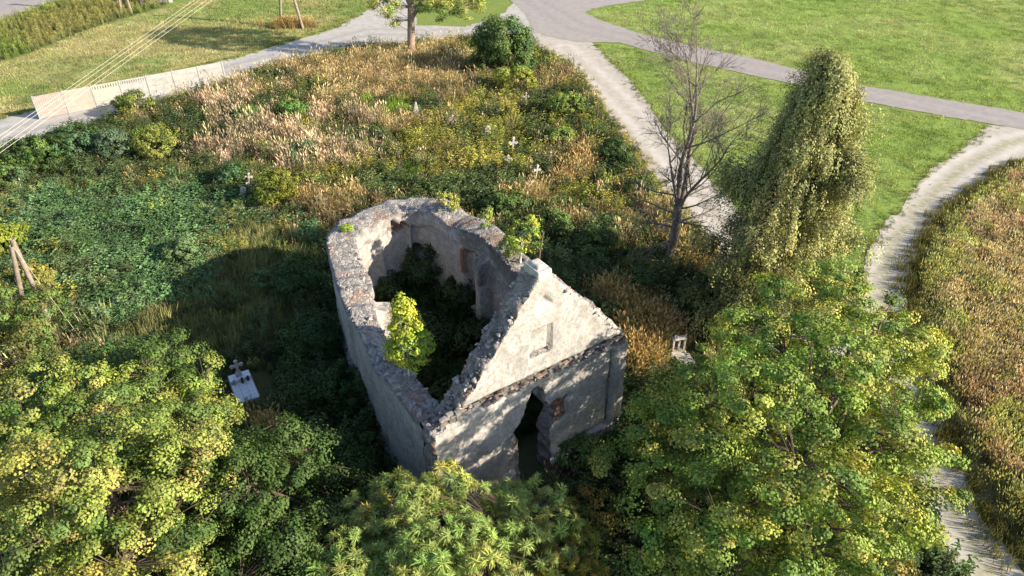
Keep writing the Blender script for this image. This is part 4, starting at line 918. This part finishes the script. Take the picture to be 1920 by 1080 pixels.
grass_src('turf', 4, 22, .13, .38, .014, .6)
grass_src('reed', 3, 18, 1.6, .4, .025, .4, (1.3, 1.05, .8), 2)
grass_src('oat', 4, 14, .95, .28, .013, .4, (1.7, 1.5, 1.2), 2.6)
leafy_src('leafy_weed', 5, 9, .95, .36, 13, .17)
leafy_src('clover', 5, 14, .55, .40, 8, .15, asp=.7)
leafy_src('lime_weed', 4, 10, .9, .36, 12, .15, topc=(1.5, 1.35, .8))
leafy_src('dock_weed', 3, 3, 1.0, .15, 26, .06, asp=.6)
def ginst(name, kind, P, S, tint, label, cat):
    n = len(P); r = np.random.default_rng(len(name) * 7 + n); me = bpy.data.meshes.new(name); me.vertices.add(n)
    co = np.concatenate([P, np.zeros((n, 1))], 1) if P.shape[1] == 2 else P; me.vertices.foreach_set('co', co.astype(np.float32).ravel())
    def fa_(nm, t, k, d): a = me.attributes.new(nm, t, 'POINT'); a.data.foreach_set(k, np.asarray(d, np.float32).ravel())
    fa_('tint', 'FLOAT_COLOR', 'color', np.concatenate([np.clip(tint, .003, .9), np.ones((n, 1))], 1))
    fa_('rot', 'FLOAT_VECTOR', 'vector', np.stack([r.normal(size=n) * .08, r.normal(size=n) * .08, r.normal(size=n) * .8 if kind in ('oat', 'dry_reed_grass') else r.uniform(0, 6.283, n)], 1))
    fa_('scl', 'FLOAT', 'value', S)
    o = bpy.data.objects.new(name, me); COL.objects.link(o); tag(o, label, cat, None, 'stuff')
    ng = bpy.data.node_groups.new(name + '_scatter', 'GeometryNodeTree'); ng.interface.new_socket('Geometry', in_out='INPUT', socket_type='NodeSocketGeometry'); ng.interface.new_socket('Geometry', in_out='OUTPUT', socket_type='NodeSocketGeometry')
    gi = ng.nodes.new('NodeGroupInput'); go = ng.nodes.new('NodeGroupOutput'); ip = ng.nodes.new('GeometryNodeInstanceOnPoints'); ci = ng.nodes.new('GeometryNodeCollectionInfo')
    ci.inputs['Collection'].default_value = SRC[kind]; ci.inputs['Separate Children'].default_value = True; ci.inputs['Reset Children'].default_value = True
    def na(nm, t): x = ng.nodes.new('GeometryNodeInputNamedAttribute'); x.data_type = t; x.inputs[0].default_value = nm; return x.outputs[0]
    L = ng.links.new; L(gi.outputs[0], ip.inputs['Points']); L(ci.outputs[0], ip.inputs['Instance']); ip.inputs['Pick Instance'].default_value = True
    L(na('rot', 'FLOAT_VECTOR'), ip.inputs['Rotation']); L(na('scl', 'FLOAT'), ip.inputs['Scale']); L(ip.outputs[0], go.inputs[0])
    rv = ng.nodes.new('FunctionNodeRandomValue'); rv.data_type = 'INT'
    [s for s in rv.inputs if s.name == 'Min' and s.type == 'INT'][0].default_value = 0; [s for s in rv.inputs if s.name == 'Max' and s.type == 'INT'][0].default_value = len(SRC[kind].objects) - 1
    L([s for s in rv.outputs if s.type == 'INT'][0], ip.inputs['Instance Index'])
    md = o.modifiers.new('scatter', 'NODES'); md.node_group = ng; return o
r = np.random.default_rng(77)
def rpts(poly, dens, lim=(-75, 60, 8, 112)):
    lo = np.maximum(poly.min(0), [lim[0], lim[2]]); hi = np.minimum(poly.max(0), [lim[1], lim[3]]); n = int((hi[0] - lo[0]) * (hi[1] - lo[1]) * dens)
    P = r.uniform(lo, hi, (n, 2)); P = P[inpoly(P, poly)]
    v = np.abs(P[:, 0]) < P[:, 1] * .82 + 8.5; return P[v]
# graveyard
CP = rpts(CEM, 17.0)
inner = OUT + INN * thick[:, None]
foot = np.concatenate([[(A0 + nf * .35 - es * .2)[:2]], OUT - INN * .18, [(A0 + es * (WID + .2) + nf * .35)[:2]]])
CP = CP[~inpoly(CP, foot)]
NP_ = rpts(np.concatenate([inner[12:-12]]), 7.0); 
tq = (G(466, 727)[:2]); CP = CP[(np.linalg.norm(CP - tq, axis=1) > 1.35)]; tq = on(1278, 675)[:2]; CP = CP[np.linalg.norm(CP - tq, axis=1) > 1.3]
KT = ['dry', 'gold', 'grass', 'vivid', 'weed', 'clover', 'lime']
BL = [('clover', 130, 400, 7), ('clover', 250, 420, 7), ('clover', 350, 400, 5), ('clover', 350, 520, 5), ('clover', 230, 520, 5), ('clover', 40, 400, 5), ('clover', 410, 560, 3.5),
      ('dry', 400, 268, 4.5), ('dry', 480, 210, 5), ('dry', 470, 262, 4), ('dry', 610, 268, 5), ('dry', 660, 300, 3), ('dry', 660, 230, 3), ('dry', 420, 200, 3), ('dry', 560, 300, 3),
      ('gold', 560, 140, 6), ('gold', 650, 130, 7), ('gold', 830, 130, 6), ('gold', 880, 165, 5), ('gold', 760, 130, 4), ('gold', 720, 110, 5), ('gold', 1040, 150, 3), ('gold', 950, 380, 2), ('gold', 620, 395, 2.4), ('gold', 575, 390, 2), ('gold', 1190, 600, 2.6), ('gold', 1215, 660, 2.2), ('gold', 1205, 690, 1.8), ('gold', 1240, 615, 1.5), ('gold', 1150, 560, 1.6), ('gold', 780, 240, 4), ('gold', 860, 310, 3), ('gold', 1080, 335, 2.4), ('gold', 1060, 420, 2), ('gold', 1290, 520, 2), ('gold', 1310, 480, 1.6), ('gold', 510, 835, 1.2), ('gold', 545, 880, 1.2), ('gold', 520, 940, 1.2), ('gold', 1160, 990, 1), ('gold', 1130, 400, 2), ('gold', 1000, 380, 1.6), ('gold', 690, 180, 4),
      ('vivid', 740, 190, 4), ('vivid', 730, 330, 2.5), ('vivid', 770, 350, 2), ('vivid', 700, 215, 2),
      ('lime', 850, 280, 4), ('lime', 900, 320, 3), ('lime', 1010, 250, 4), ('lime', 1080, 240, 3), ('lime', 560, 350, 3), ('lime', 780, 270, 3), ('lime', 1100, 380, 3), ('lime', 950, 210, 3),
      ('grass', 420, 650, 4), ('grass', 470, 600, 4), ('grass', 500, 480, 3), ('grass', 330, 610, 3), ('grass', 520, 690, 2), ('grass', 620, 360, 3), ('grass', 460, 760, 2), ('grass', 480, 480, 3),
      ('weed', 170, 270, 8), ('weed', 60, 300, 6), ('weed', 330, 270, 4), ('weed', 580, 620, 5), ('weed', 640, 740, 5), ('weed', 1120, 470, 4), ('weed', 1250, 560, 4), ('weed', 1080, 220, 3), ('weed', 900, 370, 3), ('weed', 700, 350, 3), ('weed', 520, 210, 3), ('weed', 1000, 200, 4), ('weed', 1140, 300, 2), ('weed', 1190, 900, 5), ('weed', 700, 950, 6), ('weed', 300, 900, 8), ('weed', 1400, 900, 8)]
Wt = np.zeros((len(CP), 7)); base_w = dict(dry=-.8, gold=-.2, grass=.7, vivid=-.9, weed=.9, clover=-.4, lime=.4)
for i, k in enumerate(KT): Wt[:, i] = base_w[k] + (fbm(CP, .42, 5, 500 + i * 9) - .5) * 5.0 + (vn(CP, 1.1, 640 + i) - .5) * 1.5
for k, u, v, rad in BL:
    d = np.linalg.norm(CP - G(u, v)[:2], axis=1); Wt[:, KT.index(k)] += 1.5 * np.exp(-(d / rad) ** 2)
Wt += -np.log(-np.log(r.uniform(1e-6, 1 - 1e-6, Wt.shape))) * .42
ch_ = Wt.argmax(1)
SPEC = dict(dry=('dry_reed_grass', 'dry_grass', 'tall pinkish dry reed grass across the graveyard', (.33, .28, .205), .85, 1.0),
            gold=('golden_grass', 'golden_grass', 'golden dry grass across the graveyard', (.36, .30, .17), .9, 1.0),
            grass=('meadow_grass', 'wild_grass', 'uncut green grass across the graveyard', (.20, .215, .09), .9, 1.0),
            vivid=('vivid_sedge', 'vivid_sedge', 'vivid green sedge patches in the graveyard', (.17, .29, .045), .9, 1.0),
            weed=('leafy_weed', 'leafy_weeds', 'dark green leafy weeds across the graveyard', (.09, .125, .05), .8, .9),
            clover=('clover', 'clover_patch', 'low blue-green clover patch on the left', (.11, .19, .08), .9, .9),
            lime=('lime_weed', 'yellow_weeds', 'yellow-green flowering weeds in the graveyard', (.24, .25, .075), .8, .9))
for i, k in enumerate(KT):
    kind, nm, lab, c, s, dn = SPEC[k]; P = CP[ch_ == i]
    if k in ('clover', 'weed', 'lime'): P = P[r.random(len(P)) < .72]
    f = fbm(P, .5, 3, 900 + i)[:, None]; t = np.array(c) * (1 + r.normal(size=(len(P), 1)) * .3) * (.35 + 1.3 * f) * (1 + r.normal(size=(len(P), 3)) * .07)
    ginst(nm, kind, P, s * r.uniform(.6, 1.2, len(P)) * np.where(r.random(len(P)) < (.18 if k in ('weed', 'lime', 'clover') else .05), 1.8, 1), t, lab, 'grass' if k in ('dry', 'gold', 'grass', 'vivid') else 'weeds')
ginst('nave_weeds', 'leafy_weed', NP_, r.uniform(.7, 1.2, len(NP_)), np.tile([.03, .055, .018], (len(NP_), 1)) * (1 + r.normal(size=(len(NP_), 1)) * .2), 'weeds on the floor inside the ruined chapel, shade put into their dark tint', 'weeds')  # nave shade is painted into this dark tint
TU = [(1190, 588, 1.3, 170), (1215, 618, 1.1, 130), (1205, 662, 1.0, 130), (1196, 690, .8, 90), (1240, 622, .7, 60), (1150, 560, .8, 70), (1085, 322, .9, 60), (1060, 345, .7, 45), (1090, 300, .8, 45), (1300, 500, .9, 70), (1275, 470, .8, 50), (512, 838, .6, 60), (530, 862, .6, 60), (548, 890, .6, 60), (535, 930, .7, 70), (500, 815, .4, 30), (620, 392, 1.0, 60), (660, 380, .7, 40), (580, 385, .8, 50), (1000, 372, .8, 40), (960, 385, .6, 30)]
P = np.concatenate([G(u, v)[:2] + r.normal(size=(k_, 2)) * rad * .6 for u, v, rad, k_ in TU]); P = P[~inpoly(P, foot)]
ginst('golden_tussocks', 'golden_grass', P, r.uniform(.7, 1.35, len(P)), np.array([.42, .33, .16]) * (1 + r.normal(size=(len(P), 1)) * .2) * (1 + r.normal(size=(len(P), 3)) * .05), 'bright golden dry tussocks beside the chapel and along the graveyard', 'grass')
# crop field
P = rpts(FIELD, 34, (10, 45, 10, 60)); sd_f = -sdf(P, FIELD)[0]; P = P[(sd_f > .35) & (r.random(len(P)) < .35 + .65 * sstep(sd_f + (vn(P, .8, 5) - .5) * 1.2, .2, 1.6))]; f = fbm(P, .22, 3, 700); g = fbm(P, .6, 3, 710)
t = np.array([.30, .28, .21]) * np.ones((len(P), 1)); t = np.where((f > .52)[:, None], [.29, .245, .195], t); t = np.where((g > .57)[:, None], [.26, .295, .15], t)
sd_f = -sdf(P, FIELD)[0]; t = np.where((sd_f < .5 + vn(P, .5, 9) * 1.1)[:, None], [.22, .245, .12], t)
t = t * (1 + r.normal(size=(len(P), 1)) * .25) * (.6 + .8 * fbm(P, .9, 3, 730))[:, None] * (1 + r.normal(size=(len(P), 3)) * .08)
ginst('crop_field', 'oat', P, r.uniform(.35, .9, len(P)) * (.7 + .6 * fbm(P, .35, 3, 740)), t, 'weedy ripening field right of the sandy lane', 'crops')
k = r.random(len(P)) < .22; k &= (f < .55); ginst('field_weeds', 'dock_weed', P[k], r.uniform(.4, .85, k.sum()), np.where(r.random((k.sum(), 1)) < .4, [.25, .16, .12], [.28, .29, .12]) * (1 + r.normal(size=(k.sum(), 1)) * .2), 'reddish dock and yellow weeds scattered through the field', 'weeds')
# mown grass
def turf(name, poly, dens, ca, cb, lab, s0=1.0, seed=0):
    P = rpts(poly, dens, (-75, 75, 25, 110)); f = sstep(fbm(P, .15, 4, 800 + seed), .4, .62)[:, None]
    t = (np.array(ca) * (1 - f) + np.array(cb) * f) * (1 + r.normal(size=(len(P), 1)) * .22) * (.6 + .8 * fbm(P, .6, 4, 860 + seed))[:, None] * (1 + r.normal(size=(len(P), 3)) * .06)
    ginst(name, 'turf', P, s0 * r.uniform(.6, 1.5, len(P)), t, lab, 'grass')
turf('mown_grass', ISLAND, 7, (.21, .30, .085), (.29, .345, .135), 'mown grass of the triangle between the roads', 1.0, 1)
turf('mown_grass', UPPER, 4.5, (.24, .325, .105), (.335, .375, .18), 'mown grass beyond the asphalt road at the upper right', 1.15, 2)  # slight distance haze is put into the paler tint
turf('meadow_grass', MEADOW, 5, (.19, .25, .085), (.33, .31, .15), 'short patchy meadow grass behind the gravel lane', 1.2, 3)
P = rpts(REEDS, 5, (-80, -20, 70, 112)); f = sstep(fbm(P, .12, 3, 820) + (P[:, 0] + 54) * .012, .42, .66)[:, None]
ginst('tall_reeds', 'reed', P, r.uniform(.25, .55, len(P)), (np.array([.17, .26, .07]) * (1 - f) + np.array([.22, .245, .10]) * f) * (1 + r.normal(size=(len(P), 1)) * .18), 'tall green and brown reeds beside the far road at the upper left', 'reeds')
q = (on(527, 46) + on(568, 54)) / 2; P = np.stack([q[0] + r.normal(size=140) * 1.3, q[1] + r.normal(size=140) * .55], 1)
ginst('pole_grass', 'golden_grass', P, r.uniform(.7, 1.2, 140), np.tile([.36, .27, .12], (140, 1)) * (1 + r.normal(size=(140, 1)) * .2), 'dry grass tuft round the foot of the two-legged pole', 'grass')
# verge grass that breaks the lane edges
def verge(polypx, name, lab, wd=.5, dens=9, c=(.22, .22, .07), kind='meadow_grass', s0=.55):
    q = GP(polypx); out = []
    for a, b_ in zip(q[:-1], q[1:]):
        L = np.linalg.norm(b_ - a); n = int(L * dens); t = r.random(n)[:, None]; nn = np.array([-(b_ - a)[1], (b_ - a)[0]]) / L
        out.append(a + t * (b_ - a) + nn * r.normal(size=(n, 1)) * wd)
    P = np.concatenate(out); ginst(name, kind, P, s0 * r.uniform(.5, 1.3, len(P)), np.array(c) * (1 + r.normal(size=(len(P), 1)) * .22), lab, 'grass')
verge([(1004, 86), (1033, 99), (1075, 126), (1098, 151), (1135, 209), (1197, 289), (1241, 355), (1291, 417), (1336, 461)], 'verge_grass', 'dry grass verge along the left side of the dirt track', .35, 10, (.27, .235, .075))
verge([(1113, 83), (1180, 150), (1230, 217), (1263, 261), (1324, 328), (1363, 367)], 'verge_grass', 'grass verge along the right side of the dirt track', .35, 8, (.19, .21, .06), s0=.4)
verge([(1856, 237), (1810, 274), (1754, 311), (1731, 334), (1694, 385), (1653, 431), (1629, 473), (1614, 515)], 'verge_grass', 'grass verge along the inner bend of the sandy lane', .3, 9, (.17, .20, .05), s0=.4)
verge([(0, 222), (176, 170), (300, 139), (424, 112), (544, 77), (628, 51), (671, 29)], 'verge_grass', 'grass verge along the far side of the gravel lane', .35, 7, (.19, .20, .06), s0=.5)
verge([(1915, 302), (1884, 322), (1819, 360), (1778, 398), (1745, 427), (1727, 463), (1713, 500), (1703, 565), (1720, 640), (1780, 840), (1829, 940), (1880, 1015), (1925, 1080)], 'verge_grass', 'rough grass verge between sandy lane and field', .35, 14, (.17, .16, .055), s0=.9)
